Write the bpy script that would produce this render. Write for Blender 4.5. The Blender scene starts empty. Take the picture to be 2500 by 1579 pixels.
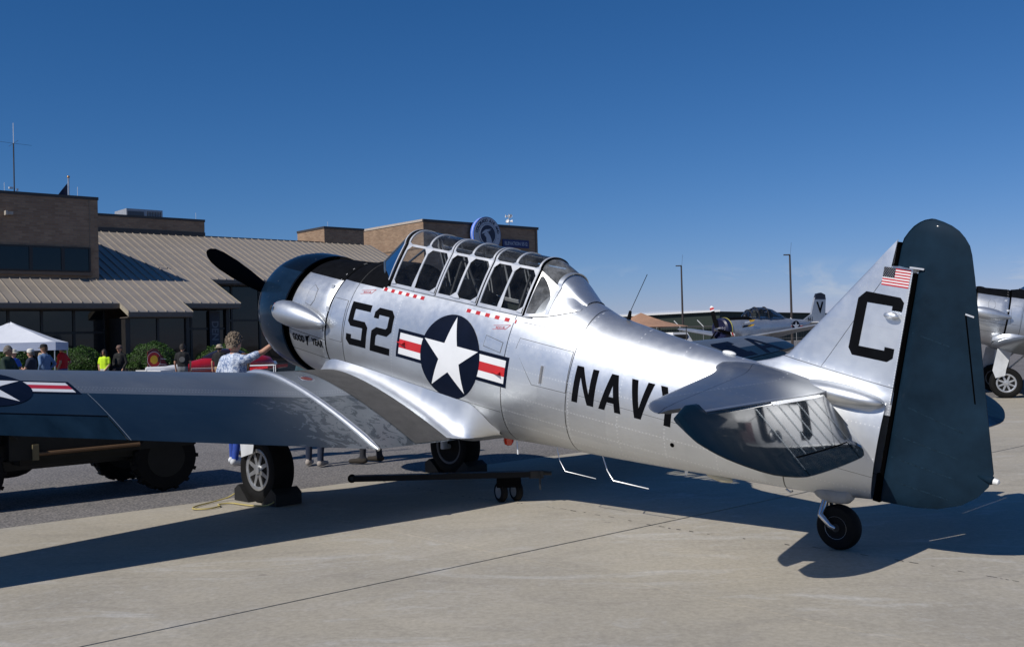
import bpy, bmesh, math, random
import numpy as np
from mathutils import Vector, Matrix
random.seed(7); RNG=np.random.default_rng(7)
R=math.radians
scene=bpy.context.scene
COL=scene.collection

# ------------------------------------------------------------------ camera
PITCH,ROLL,CAMH,FPX=.0159,.0255,1.588,2491.66
_r=Vector((1,0,0)); _f=Vector((0,math.cos(PITCH),math.sin(PITCH))); _u=Vector((0,-math.sin(PITCH),math.cos(PITCH)))
r2=math.cos(ROLL)*_r-math.sin(ROLL)*_u; u2=math.sin(ROLL)*_r+math.cos(ROLL)*_u
cam=bpy.data.cameras.new('camera'); cam.sensor_fit='HORIZONTAL'; cam.sensor_width=36; cam.lens=FPX/2500*36
cam.clip_end=5000; cam.clip_start=.05
camo=bpy.data.objects.new('camera',cam); COL.objects.link(camo)
m3=Matrix((r2,u2,-_f)).transposed(); M=m3.to_4x4(); M.translation=Vector((0,0,CAMH)); camo.matrix_world=M
scene.camera=camo
# ------------------------------------------------------------------ sun, sky, exposure
SUN_AZ,SUN_EL=R(41.2+180),R(41.3)           # direction towards the sun, counter-clockwise from +X
sd=Vector((math.cos(SUN_AZ)*math.cos(SUN_EL),math.sin(SUN_AZ)*math.cos(SUN_EL),math.sin(SUN_EL)))
sl=bpy.data.lights.new('sun','SUN'); sl.energy=5.0; sl.angle=R(.53); sl.color=(1,.955,.89)
so=bpy.data.objects.new('sun',sl); COL.objects.link(so); so.rotation_euler=sd.to_track_quat('Z','Y').to_euler()
world=bpy.data.worlds.new('World'); scene.world=world; world.use_nodes=True
vs=scene.view_settings; vs.view_transform='Standard'; vs.look='None'; vs.gamma=1; vs.use_curve_mapping=False; vs.exposure=-.36

# ------------------------------------------------------------------ node helpers
class V:
    def __init__(s,g,k): s.g=g; s.k=k
    def _b(s,o,op,rev=False):
        return s.g.math(op,o,s) if rev else s.g.math(op,s,o)
    def __add__(s,o): return s._b(o,'ADD')
    def __radd__(s,o): return s._b(o,'ADD')
    def __sub__(s,o): return s._b(o,'SUBTRACT')
    def __rsub__(s,o): return s._b(o,'SUBTRACT',True)
    def __mul__(s,o): return s._b(o,'MULTIPLY')
    def __rmul__(s,o): return s._b(o,'MULTIPLY')
    def __truediv__(s,o): return s._b(o,'DIVIDE')
    def __gt__(s,o): return s._b(o,'GREATER_THAN')
    def __lt__(s,o): return s._b(o,'LESS_THAN')
    def max(s,o): return s._b(o,'MAXIMUM')
    def min(s,o): return s._b(o,'MINIMUM')
    def abs(s): return s.g.math('ABSOLUTE',s)
    def fract(s): return s.g.math('FRACT',s)
    def clamp(s): return s.g.math('ADD',s,0,clamp=True)
class G:
    def __init__(s,tree): s.t=tree; s._c=None
    def n(s,ty,**kw):
        x=s.t.nodes.new(ty)
        for k,v in kw.items(): setattr(x,k,v)
        return x
    def link(s,a,b):
        if isinstance(a,V): a=a.k
        s.t.links.new(a,b)
    def put(s,sock,v):
        if isinstance(v,V): s.t.links.new(v.k,sock)
        elif isinstance(v,(tuple,list)) and len(v)==3 and sock.type=='RGBA': sock.default_value=(*v,1)
        else: sock.default_value=v
    def math(s,op,a,b=None,clamp=False):
        x=s.n('ShaderNodeMath',operation=op); x.use_clamp=clamp
        s.put(x.inputs[0],a)
        if b is not None: s.put(x.inputs[1],b)
        return V(s,x.outputs[0])
    def obj(s):
        if s._c is None: s._c=s.n('ShaderNodeTexCoord')
        return V(s,s._c.outputs['Object'])
    def xyz(s,v=None):
        x=s.n('ShaderNodeSeparateXYZ'); s.put(x.inputs[0],v or s.obj()); return [V(s,o) for o in x.outputs]
    def mapping(s,scale=(1,1,1),rot=(0,0,0),loc=(0,0,0),v=None):
        x=s.n('ShaderNodeMapping'); s.put(x.inputs[0],v or s.obj()); x.inputs['Scale'].default_value=scale; x.inputs['Rotation'].default_value=rot; x.inputs['Location'].default_value=loc
        return V(s,x.outputs[0])
    def noise(s,scale=5,detail=4,rough=.55,v=None,dist=0):
        x=s.n('ShaderNodeTexNoise'); s.put(x.inputs['Vector'],v or s.obj()); x.inputs['Scale'].default_value=scale; x.inputs['Detail'].default_value=detail; x.inputs['Roughness'].default_value=rough; x.inputs['Distortion'].default_value=dist
        return V(s,x.outputs[0])
    def voro(s,scale=5,v=None,feature='F1'):
        x=s.n('ShaderNodeTexVoronoi',feature=feature); s.put(x.inputs['Vector'],v or s.obj()); x.inputs['Scale'].default_value=scale; return V(s,x.outputs[0])
    def ramp(s,v,lo,hi,a=0.,b=1.):
        x=s.n('ShaderNodeMapRange'); s.put(x.inputs[0],v); x.inputs[1].default_value=lo; x.inputs[2].default_value=hi; s.put(x.inputs[3],a); s.put(x.inputs[4],b); x.clamp=True
        return V(s,x.outputs[0])
    def mix(s,f,a,b):
        x=s.n('ShaderNodeMix',data_type='RGBA'); s.put(x.inputs[0],f); s.put(x.inputs[6],a if isinstance(a,V) else (*a,1)[:4]); s.put(x.inputs[7],b if isinstance(b,V) else (*b,1)[:4])
        return V(s,x.outputs[2])
    def bump(s,h,strength=.3,dist=.01):
        x=s.n('ShaderNodeBump'); s.put(x.inputs['Height'],h); x.inputs['Strength'].default_value=strength; x.inputs['Distance'].default_value=dist
        return V(s,x.outputs[0])
    def scale_col(s,c,f):
        x=s.n('ShaderNodeVectorMath',operation='SCALE'); s.put(x.inputs[0],c if isinstance(c,V) else (c[0],c[1],c[2])); s.put(x.inputs['Scale'],f); return V(s,x.outputs[0])
MATS={}
def mat(name,fn=None,**kw):
    if name in MATS: return MATS[name]
    m=bpy.data.materials.new(name); m.use_nodes=True; t=m.node_tree; g=G(t); b=t.nodes['Principled BSDF']
    m.diffuse_color=(.5,.5,.5,1)
    def S(**k):
        for key,v in k.items():
            nm={'color':'Base Color','rough':'Roughness','metal':'Metallic','coat':'Coat Weight','coatr':'Coat Roughness','coati':'Coat IOR','spec':'Specular IOR Level','ior':'IOR','normal':'Normal','alpha':'Alpha','emit':'Emission Color','emits':'Emission Strength','trans':'Transmission Weight','sheen':'Sheen Weight','aniso':'Anisotropic'}[key]
            g.put(b.inputs[nm],v)
    S(**kw)
    if fn: fn(g,S,b)
    MATS[name]=m; return m
def flat(name,c,rough=.6,var=.12,sc=6,metal=0,bump=0,bsc=60,**kw):
    def f(g,S,b):
        nz=g.noise(sc,5,.6)
        S(color=g.scale_col(c,g.ramp(nz,.3,.7,1-var,1+var)),rough=g.ramp(nz,.3,.7,max(0,rough-.06),min(1,rough+.06)),metal=metal)
        if bump: S(normal=g.bump(g.noise(bsc,4,.6),bump,.01))
    return mat(name,f,**kw)

# ------------------------------------------------------------------ world shader
def build_world():
    t=world.node_tree; g=G(t); bg=t.nodes['Background']
    sky=g.n('ShaderNodeTexSky'); sky.sky_type='NISHITA'; sky.sun_disc=False; sky.sun_elevation=SUN_EL
    sky.sun_rotation=math.atan2(sd.x,sd.y); sky.altitude=1700; sky.air_density=1.0; sky.dust_density=.2; sky.ozone_density=3.0
    tc=g.n('ShaderNodeTexCoord'); v=V(g,tc.outputs['Generated'])
    x,y,z=g.xyz(v)
    n1=g.noise(7.5,7,.6,v=g.mapping((1,1,3.2),loc=(3.1,.4,.25),v=v),dist=.3)
    band=g.ramp(z,.018,.04)*g.ramp(z,.048,.072,1.,0.)
    cl=g.ramp(n1,.50,.64)*band
    sp=g.n('ShaderNodeSeparateColor'); g.link(sky.outputs[0],sp.inputs[0]); cc=g.n('ShaderNodeCombineColor')   # camera-like colour response: deep, polarised blue
    rr,gg,bb=[V(g,o) for o in sp.outputs]
    g.put(cc.inputs[0],g.math('POWER',rr*.0448,1.5)*47.); g.put(cc.inputs[1],gg*1.24); g.put(cc.inputs[2],g.math('POWER',bb*.0448,.90)*36.5)
    col=g.mix(cl*.6,V(g,cc.outputs[0]),(14.,15.,16.5))
    g.link(col,bg.inputs[0]); bg.inputs[1].default_value=.05
build_world()

# ------------------------------------------------------------------ object helpers
def link(o): COL.objects.link(o); return o
def mobj(name,verts,faces,m,parent=None,smooth=True,angle=35,mats=None,fm=None):
    me=bpy.data.meshes.new(name); me.from_pydata([tuple(map(float,v)) for v in verts],[],faces); me.validate(); me.update()
    for x in (mats or ([m] if m else [])): me.materials.append(x)
    if fm is not None:
        for i,pz in enumerate(me.polygons): pz.material_index=fm[i]
    if smooth and len(me.polygons):
        me.polygons.foreach_set('use_smooth',[True]*len(me.polygons)); me.set_sharp_from_angle(angle=R(angle))
    o=bpy.data.objects.new(name,me); link(o)
    if parent: o.parent=parent
    return o
def fixn(o):
    bm=bmesh.new(); bm.from_mesh(o.data); bmesh.ops.recalc_face_normals(bm,faces=bm.faces); bm.to_mesh(o.data); bm.free(); return o
def tag(o,label,cat,group=None,kind=None):
    if label: o['label']=label
    if cat: o['category']=cat
    if group: o['group']=group
    if kind: o['kind']=kind
    return o
def empty(name,loc=(0,0,0),rz=0,label=None,cat=None,group=None,mw=None):
    o=bpy.data.objects.new(name,None); link(o); o.empty_display_size=.2
    if mw is not None: o.matrix_world=mw
    else: o.location=loc; o.rotation_euler=(0,0,rz)
    return tag(o,label,cat,group)
def struct(o): o['kind']='structure'; return o
class MB:
    def __init__(s): s.v=[]; s.f=[]; s.m=[]
    def add(s,vs,fs,mi=0):
        o=len(s.v); s.v+= [tuple(x) for x in vs]; s.f+=[tuple(i+o for i in f) for f in fs]; s.m+=[mi]*len(fs); return s
    def box(s,c,d,rz=0,mi=0,M=None):
        x,y,z=[k/2 for k in d]; vs=[Vector((a*x,b*y,e*z)) for a in(-1,1) for b in(-1,1) for e in(-1,1)]
        Q=M or Matrix.Rotation(rz,3,'Z'); vs=[Q@w+Vector(c) for w in vs]
        return s.add(vs,[(0,1,3,2),(4,6,7,5),(0,4,5,1),(2,3,7,6),(0,2,6,4),(1,5,7,3)],mi)
    def grid(s,rows,close=False,cap0=False,cap1=False,mi=0):
        n=len(rows[0]); vs=[p for r in rows for p in r]; fs=[]
        for i in range(len(rows)-1):
            for j in range(n if close else n-1):
                k=(j+1)%n; fs.append((i*n+j,i*n+k,(i+1)*n+k,(i+1)*n+j))
        if cap0: fs.append(tuple(range(n))[::-1])
        if cap1: fs.append(tuple((len(rows)-1)*n+j for j in range(n)))
        return s.add(vs,fs,mi)
    def tube(s,pts,rad,n=8,mi=0,cap=True,flat=None):
        pts=[Vector(p) for p in pts]; rr=rad if isinstance(rad,(list,tuple)) else [rad]*len(pts); rows=[]; up=None
        for i,p in enumerate(pts):
            d=(pts[min(i+1,len(pts)-1)]-pts[max(i-1,0)]).normalized()
            if up is None: up=Vector((0,0,1)) if abs(d.z)<.9 else Vector((1,0,0))
            a=d.cross(up).normalized(); b=a.cross(d).normalized(); up=b
            rows.append([p+rr[i]*(math.cos(t)*a+math.sin(t)*b*(flat or 1)) for t in [2*math.pi*k/n for k in range(n)]])
        return s.grid(rows,True,cap,cap,mi)
    def lathe(s,prof,c,axis,n=32,mi=0,a0=0):
        c=Vector(c); ax=Vector(axis).normalized(); up=Vector((0,0,1)) if abs(ax.z)<.9 else Vector((1,0,0)); a=ax.cross(up).normalized(); b=a.cross(ax).normalized()
        rows=[[c+ax*h+r*(math.cos(t)*a+math.sin(t)*b) for t in [a0+2*math.pi*k/n for k in range(n)]] for h,r in prof]
        return s.grid(rows,True,prof[0][1]>1e-6,prof[-1][1]>1e-6,mi)
    def prism(s,poly,M,t,mi=0):   # poly 2D, extruded along local z by t ; M maps to 3D
        n=len(poly); a=[M@Vector((x,y,0)) for x,y in poly]; b=[M@Vector((x,y,t)) for x,y in poly]
        return s.add(a+b,[tuple(range(n))[::-1],tuple(range(n,2*n))]+[(i,(i+1)%n,n+(i+1)%n,n+i) for i in range(n)],mi)
    def ell(s,c,r,n=12,m=8,M=None,mi=0):
        rows=[]
        for i in range(m+1):
            ph=math.pi*i/m-math.pi/2
            rows.append([Vector(c)+(M or Matrix.Identity(3))@Vector((r[0]*math.cos(ph)*math.cos(2*math.pi*k/n),r[1]*math.cos(ph)*math.sin(2*math.pi*k/n),r[2]*math.sin(ph))) for k in range(n)])
        return s.grid(rows,True,False,False,mi)
    def build(s,name,m,parent=None,smooth=True,angle=35,mats=None,fix=True):
        o=mobj(name,s.v,s.f,m,parent,smooth,angle,mats,s.m if mats else None)
        if fix:
            bm=bmesh.new(); bm.from_mesh(o.data); bmesh.ops.remove_doubles(bm,verts=bm.verts,dist=1e-5); bmesh.ops.recalc_face_normals(bm,faces=bm.faces); bm.to_mesh(o.data); bm.free()
            if smooth: o.data.set_sharp_from_angle(angle=R(angle))
        return o
def copy_tree(o,parent=None,skip=()):
    c=o.copy(); link(c); c.parent=parent
    for ch in list(o.children):
        if ch.name.split('.')[0] in skip: continue
        copy_tree(ch,c,skip)
    return c
def gpos(g):
    x=g.n('ShaderNodeNewGeometry'); return V(g,x.outputs['Position'])
# ------------------------------------------------------------------ setting: ground, asphalt, slabs
APRON=R(41.7)
def m_concrete(g,S,b):
    v=gpos(g); vr=g.mapping((1,1,1),(0,0,-APRON),v=v)
    n1=g.noise(.55,6,.62,v=v); n2=g.noise(3.2,6,.65,v=v,dist=.6); n3=g.noise(26,5,.7,v=v); n4=g.noise(1.0,6,.7,v=g.mapping((.75,1.9,1),(0,0,-APRON+.5),v=v),dist=1.4)
    c=g.mix(g.ramp(n1,.36,.64),(.445,.40,.318),(.375,.342,.282))
    c=g.mix(g.ramp(n2,.52,.75)*.55,c,(.465,.425,.365))
    c=g.mix(g.ramp(n4,.55,.68)*.6,c,(.53,.515,.48))
    c=g.mix(g.ramp(n4,.28,.44,1.,0.)*.5,c,(.27,.245,.21))
    c=g.scale_col(c,g.ramp(n3,.25,.75,.78,1.2))
    n5=g.noise(8.5,6,.75,v=v,dist=.8); c=g.mix(g.ramp(n5,.54,.70)*g.ramp(n1,.4,.6)*.45,c,(.55,.53,.49)); c=g.mix(g.ramp(n5,.26,.42,1.,0.)*.35,c,(.25,.225,.195)); sp=g.voro(9.,v=v); c=g.mix((sp<.045)*g.ramp(n2,.45,.6)*.6,c,(.16,.14,.12))
    sp2=g.voro(1.1,v=g.mapping((1,1.6,1),v=v)); c=g.mix(g.ramp(sp2,.02,.05,.7,0.)*(n1>.5),c,(.20,.185,.165))
    vo=g.n('ShaderNodeTexVoronoi'); g.put(vo.inputs['Vector'],g.mapping((.22,.24,1),loc=(.37,.63,0),v=vr)); vo.inputs['Randomness'].default_value=0
    c=g.scale_col(c,g.ramp(V(g,vo.outputs[1]),0,1,.94,1.05))
    S(color=c,rough=g.ramp(n3,.3,.7,.72,.92),normal=g.bump(n3*.6+g.noise(140,3,.7,v=v)*.5,.25,.004),spec=.3)
M_conc=mat('concrete',m_concrete)
def m_asph(g,S,b):
    v=gpos(g); n=g.noise(.4,5,.6,v=v); vz=g.voro(38,v=v); n3=g.noise(70,4,.7,v=v)
    c=g.mix(g.ramp(vz,.1,.7),(.30,.275,.255),(.135,.13,.128)); c=g.scale_col(c,g.ramp(n,.3,.7,.85,1.15)); c=g.scale_col(c,g.ramp(n3,.3,.7,.72,1.28))
    S(color=c,rough=.9,normal=g.bump(vz*-1+n3*.6,.5,.006),spec=.25)
M_asph=mat('asphalt',m_asph)
M_joint=flat('joint_seal',(.055,.05,.045),.9)
M_ground=flat('dry_ground',(.22,.19,.13),.95,sc=.05)
def sheet(name,m,x0,x1,y0,y1,z,rot=APRON):
    o=mobj(name,[(x0,y0,z),(x1,y0,z),(x1,y1,z),(x0,y1,z)],[(0,1,2,3)],m,smooth=False); o.rotation_euler=(0,0,rot); return struct(o)
sheet('ground',M_ground,-2500,2500,-2500,2500,-.09,0)
sheet('asphalt_taxiway',M_asph,-120,260,10.065,120,-.006)
apron=sheet('concrete_apron',M_joint,-60,160,-60,10.04,-.03)
def slab_mesh():
    w,h=4.57-.005,4.355-.02; bv=.0006; v=[]; f=[]
    for z,i in ((-.06,0),(-.004,0),(0,bv)):
        v+=[(i,i,z),(w-i,i,z),(w-i,h-i,z),(i,h-i,z)]
    for k in (0,4):
        for j in range(4): f.append((k+j,k+(j+1)%4,k+4+(j+1)%4,k+4+j))
    f.append((8,9,10,11))
    me=bpy.data.meshes.new('slab'); me.from_pydata(v,[],f); me.materials.append(M_conc); return me
sm=slab_mesh()
for i in range(-5,14):
    for j in range(-4,1):
        o=bpy.data.objects.new('slab',sm); link(o); o.parent=apron
        o.location=(4.97+4.57*i,5.70+4.355*j,random.uniform(-.002,.0)); 
# dark crack across the slabs and a round patch
ck=MB(); t=2.2
while t<9.9:
    L=random.uniform(.02,.10); e=6.62+.05*math.sin(t*2.1)+random.uniform(-.012,.012); w=random.uniform(.004,.012)
    if random.random()<.75: ck.add([(e-w,t,.0015),(e+w*.5,t+L*.2,.0015),(e+w,t+L,.0015),(e-w*.6,t+L*.8,.0015)],[(0,1,2,3)])
    t+=L+random.uniform(.01,.08)
o=ck.build('crack_filler',flat('tar',(.06,.055,.05),.8),apron,smooth=False,fix=False); o['kind']='stuff'
cp=MB(); cp.lathe([(0,.085),(.0012,.083)],(3.05,4.05,.0002),(0,0,1),24); cp.build('core_patch',flat('patch_grout',(.5,.48,.45),.85),apron)

# ------------------------------------------------------------------ terminal building
def m_brick(g,S,b):
    x,y,z=g.xyz(); cb=g.n('ShaderNodeCombineXYZ'); g.put(cb.inputs[0],x+y); g.put(cb.inputs[1],z)
    br=g.n('ShaderNodeTexBrick'); g.link(cb.outputs[0],br.inputs['Vector']); br.inputs['Scale'].default_value=1
    for k,v in (('Brick Width',.30),('Row Height',.1),('Mortar Size',.012),('Mortar Smooth',.3),('Bias',.1)): br.inputs[k].default_value=v
    br.inputs['Color1'].default_value=(.37,.255,.168,1); br.inputs['Color2'].default_value=(.275,.18,.118,1); br.inputs['Mortar'].default_value=(.27,.21,.16,1)
    n=g.noise(.8,5,.6); c=g.scale_col(V(g,br.outputs[0]),g.ramp(n,.3,.7,.85,1.15))
    S(color=c,rough=.9,normal=g.bump(V(g,br.outputs[1])*-1,.5,.01),spec=.2)
M_brick=mat('brick',m_brick)
M_brickdk=flat('brown_band',(.17,.125,.09),.85,bump=.2)
M_roof=flat('tan_metal_roof',(.335,.295,.25),.5,.07,1.5,metal=.25)
M_fascia=flat('brown_fascia',(.15,.125,.105),.55)
M_coping=flat('dark_coping',(.05,.045,.042),.5)
M_mull=flat('bronze_mullion',(.025,.023,.022),.4)
M_pale=flat('pale_coping',(.46,.40,.34),.7)
M_dglass=mat('dark_window_glass',lambda g,S,b:S(color=(.006,.010,.014),rough=g.ramp(g.noise(1.2,2),.3,.7,.02,.07),spec=.5,normal=g.bump(g.noise(.9,2),.05,.05)))
M_int=flat('dark_interior',(.012,.012,.013),.9)
P0=Vector((-16,42,0))
term=empty('terminal_building',P0,APRON,'brick airport terminal with tan standing-seam metal roof and dark windows, behind the crowd','building')
TR=math.tan(R(22.6)); Z0=3.14
rz=lambda y:Z0+y*TR
# eaves: (a0,a1,y_eave,y_top)
EAVES=[(-9.0,.23,.96,3.79),(.23,3.04,0.,10.8),(3.04,5.78,1.0,10.8),(5.78,19.5,4.1,10.8)]
roof=MB()
for a0,a1,y0,y1 in EAVES:
    roof.grid([[(a0,y0+.02,rz(y0)-.06),(a1,y0+.02,rz(y0)-.06)],[(a0,y1,rz(y1)-.06),(a1,y1,rz(y1)-.06)]])
roofo=roof.build('metal_roof',M_roof,term,smooth=False)
PW=.405
def panel_mesh(y0,y1,w=PW):
    m=MB(); L=y1-y0; zz=lambda y:y*TR
    prof=[(0,0),(0,.055),(.022,.055),(.022,.004),(w,.004)]
    m.grid([[(x,0,h) for x,h in prof],[(x,L,zz(L)+h) for x,h in prof]])
    m.add([(0,0,-.03),(w,0,-.03),(w,0,.004),(0,0,.004)],[(0,1,2,3)])
    return m
for a0,a1,y0,y1 in EAVES:
    yy1=y1
    m0=panel_mesh(y0,y1); proto=m0.build('roof_panel',M_roof,roofo,smooth=False); n=0; a=a0
    while a<a1-.05:
        w=min(PW,a1-a); o=proto if n==0 else bpy.data.objects.new('roof_panel',proto.data)
        if n: link(o); o.parent=roofo
        o.location=(a,y0,rz(y0)); 
        if w<PW-.01: o.scale=(w/PW,1,1)
        if .2<a<.50 and y1>10: pass
        a+=PW; n+=1
# fascias and soffits
def fascia(a0,a1,y,h=.30):
    m=MB(); m.box(((a0+a1)/2,y+.05,rz(y)-.03-h/2),(a1-a0,.06,h)); return m.build('fascia',M_fascia,term,smooth=False)
for a0,a1,y0,y1 in EAVES: fascia(a0,a1,y0,.17 if y0!=4.1 else .15)
m=MB()
for a,y0,y1 in ((.235,.0,.96),(3.03,.0,1.0),(5.775,1.0,4.1)):
    m=MB(); m.add([(a,y0,rz(y0)-.2),(a,y1,rz(y1)-.2),(a,y1,rz(y1)+.03),(a,y0,rz(y0)+.03)],[(0,1,2,3)]); m.build('gable_trim',flat('tan_trim',(.36,.32,.24),.6),term,smooth=False)

m=MB()
for a0,a1,y0,yw in ((-9,.23,.96,2.3),(.23,3.04,0.,.55),(3.04,5.78,1.,2.3),(5.78,19.5,4.1,5.0)):
    m=MB(); m.box(((a0+a1)/2,(y0+.09+yw+.4)/2,rz(y0)-.215),(a1-a0,yw+.4-y0-.09,.03)); m.build('soffit',M_fascia,term,smooth=False)
# glazed walls
def glazing(a0,a1,y,z0,z1,cols,midz=None,sill=.75):
    w=MB(); w.box(((a0+a1)/2,y+.15,sill/2-.05),(a1-a0,.2,sill+.1)); w.build('brick_base',M_brick,term,smooth=False)
    w=MB(); w.box(((a0+a1)/2,y+.6,(z0+z1)/2),(a1-a0,.1,z1-z0)); w.build('dark_backing',M_int,term,smooth=False)
    ed=np.linspace(a0,a1,cols+1); rows=[z0]+([midz] if midz else [])+[z1]
    for i in range(cols):
        for j in range(len(rows)-1):
            wd=MB(); f=.05
            wd.box(((ed[i]+ed[i+1])/2,y+.06,rows[j]+f/2),(ed[i+1]-ed[i],.12,f)); wd.box(((ed[i]+ed[i+1])/2,y+.06,rows[j+1]-f/2),(ed[i+1]-ed[i],.12,f))
            for xx in (ed[i]+f/2,ed[i+1]-f/2): wd.box((xx,y+.06,(rows[j]+rows[j+1])/2),(f,.118,rows[j+1]-rows[j]-2*f))
            wo=wd.build('window',M_mull,term,smooth=False)
            pn=MB(); pn.box(((ed[i]+ed[i+1])/2,y+.07,(rows[j]+rows[j+1])/2),(ed[i+1]-ed[i]-2*f,.012,rows[j+1]-rows[j]-2*f)); pn.build('pane',M_dglass,wo,smooth=False)
glazing(-8.9,.1,2.3,.75,3.33,7,2.35)
glazing(.45,2.95,.55,.75,2.93,2)
glazing(3.1,5.72,2.3,.75,3.38,3,2.45)
glazing(5.8,19.4,5.0,.75,4.65,9,2.9)
m=MB()
for a,y in ((.36,.5),(3.0,.5),(5.70,2.2)): m=MB(); m.box((a,y+.9,1.45),(.16,1.8,2.95 if y<1 else 3.9)); m.build('bay_column',M_mull,term,smooth=False)
# banner hanging inside the window
def textmesh(body,size=1,bold=0):
    c=bpy.data.curves.new('t','FONT'); c.body=body; c.size=size; c.align_x='CENTER'; c.align_y='CENTER'; c.offset=bold; c.resolution_u=3
    o=bpy.data.objects.new('t',c); link(o); dg=bpy.context.evaluated_depsgraph_get(); me=bpy.data.meshes.new_from_object(o.evaluated_get(dg))
    vs=[v.co.copy() for v in me.vertices]; fs=[tuple(p.vertices) for p in me.polygons]; bpy.data.objects.remove(o); bpy.data.meshes.remove(me); return vs,fs
bn=MB(); bn.box((5.05,2.2,2.2),(.5,.02,2.1)); bno=bn.build('window_banner',flat('grey_banner',(.06,.07,.09),.8),term,smooth=False)
vs_,fs_=textmesh('DEN',.5,.01); b_=MB(); b_.add([(5.05+v.y*.9,2.185,2.35-v.x*.9) for v in vs_],fs_); b_.build('banner_letters',flat('banner_grey',(.20,.22,.25),.8),bno,smooth=False)
# tower block
def brickbox(name,a0,a1,y0,y1,z0,z1,m=M_brick,cop=M_coping,par=None):
    w=MB(); w.box(((a0+a1)/2,(y0+y1)/2,(z0+z1)/2),(a1-a0,y1-y0,z1-z0)); o=w.build(name,m,par or term,smooth=False)
    w=MB(); w.box(((a0+a1)/2,(y0+y1)/2,z1+.05),(a1-a0+.06,y1-y0+.06,.13)); w.build('coping',cop,o,smooth=False); return o
tw=brickbox('brick_tower',-9,.42,3.80,17,-.05,8.24)
# strip window of the tower
m=MB(); m.box((-4.45,3.74,4.93),(8.9+.2,.14,.14)); m.build('window_sill',M_brickdk,tw,smooth=False)
ed=[-9+1.31*i+.02 for i in range(7)]+[.05]
for i in range(7):
    wd=MB(); a0,a1=ed[i],ed[i+1]; zt,zb=6.1,5.03
    for zz in (zt-.03,zb+.03): wd.box(((a0+a1)/2,3.77,zz),(a1-a0,.09,.06))
    for aa in (a0+.035,a1-.035): wd.box((aa,3.77,(zt+zb)/2),(.07,.088,zt-zb-.12))
    wo=wd.build('window',M_mull,tw,smooth=False); pn=MB(); pn.box(((a0+a1)/2,3.775,(zt+zb)/2),(a1-a0-.14,.012,zt-zb-.12)); pn.build('pane',M_dglass,wo,smooth=False)
m=MB(); m.box((.045,3.79,6.5),(.022,.03,3.4)); m.build('wall_joint',flat('sealant',(.26,.21,.16),.9),tw,smooth=False)
lt=MB(); lt.box((-3.3,3.66,7.4),(.30,.24,.13)); lt.box((-3.42,3.60,7.4),(.08,.26,.18)); lt.build('wall_light',flat('beige_fixture',(.42,.38,.33),.5),tw,smooth=False)
# back parapets on the ridge
pb=brickbox('brick_parapet',2.6,8.68,10.82,16,7.3,8.47); m=MB(); m.box((5.65,10.80,7.72),(6.1,.03,.30)); m.build('flashing',M_coping,pb,smooth=False)
pb2=brickbox('brick_parapet',16.25,19.05,10.84,14,7.3,8.53)
m=MB(); m.box((12.5,10.95,7.63),(7.4,.2,.16)); m.build('ridge_cap',M_fascia,term,smooth=False)
m=MB(); m.box((5.3,17,3.6),(28.2,13.,7.2)); m.build('rear_volume',M_brick,term,smooth=False)
# ---- second building with the sign
b2=empty('brick_building',P0+Matrix.Rotation(APRON,3,'Z')@Vector((26.0,14,0)),APRON,'tan brick block carrying the round blue sign, rising behind the canopy','building')
w=MB(); w.box((5.35,20,4.9),(10.7,40,9.9)); bw=w.build('wall',M_brick,b2,smooth=False)
w=MB(); w.box((5.35,20,9.92),(10.8,40.1,.16)); w.build('coping',M_pale,bw,smooth=False)
w=MB(); w.box((5.35,-.02,9.9),(10.82,.12,.18)); w.build('front_coping',M_coping,bw,smooth=False)
w=MB(); w.box((-.012,20,8.05),(.03,40,.09)); w.build('brick_course',M_brickdk,bw,smooth=False)
w=MB(); w.box((-.03,11.2,7.6),(.08,.5,.28)); w.build('wall_vent',M_int,bw,smooth=False)
w=MB(); w.box((10.5,-.03,5.),(.1,.05,9.8)); w.build('downpipe',M_brickdk,bw,smooth=False)
# ================================================================== trainer airplane
# local frame: x forward, y port, z up; s = distance aft of the propeller plane, so x=-s
ACO=Vector((-2.8474,12.5778,2.1476)); PSI,TH=2.3661,.2037
_n=Vector((math.cos(PSI)*math.cos(TH),math.sin(PSI)*math.cos(TH),math.sin(TH))); _l=Vector((-math.sin(PSI),math.cos(PSI),0)); _up=_n.cross(_l)
ACM=Matrix((_n,_l,_up)).transposed().to_4x4(); ACM.translation=ACO
A=lambda s,p,u:(-s,p,u)
UPL=Vector((math.sin(TH),0,math.cos(TH)))   # world up in the local frame
ST=[(1.10,-.655,.665,.655,0,2,2),(1.87,-.665,.715,.648,0,2,2),(2.10,-.67,.765,.635,0,2.05,2.05),(2.55,-.69,.80,.575,0,2.1,2.2),(3.3,-.70,.80,.53,0,2.15,2.35),(4.1,-.68,.80,.50,0,2.15,2.35),(4.5,-.63,.80,.475,.0,2.1,2.3),(4.9,-.578,.79,.445,.02,2.1,2.1),(5.25,-.543,.70,.415,.03,2.1,2),(5.66,-.495,.652,.37,.05,2.05,2),(6.1,-.44,.612,.315,.07,2,2),(6.5,-.385,.587,.26,.08,2,2),(7.0,-.32,.575,.185,.1,2,2),(7.4,-.265,.57,.125,.12,2,2),(7.74,-.20,.56,.075,.14,2,2)]
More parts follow.
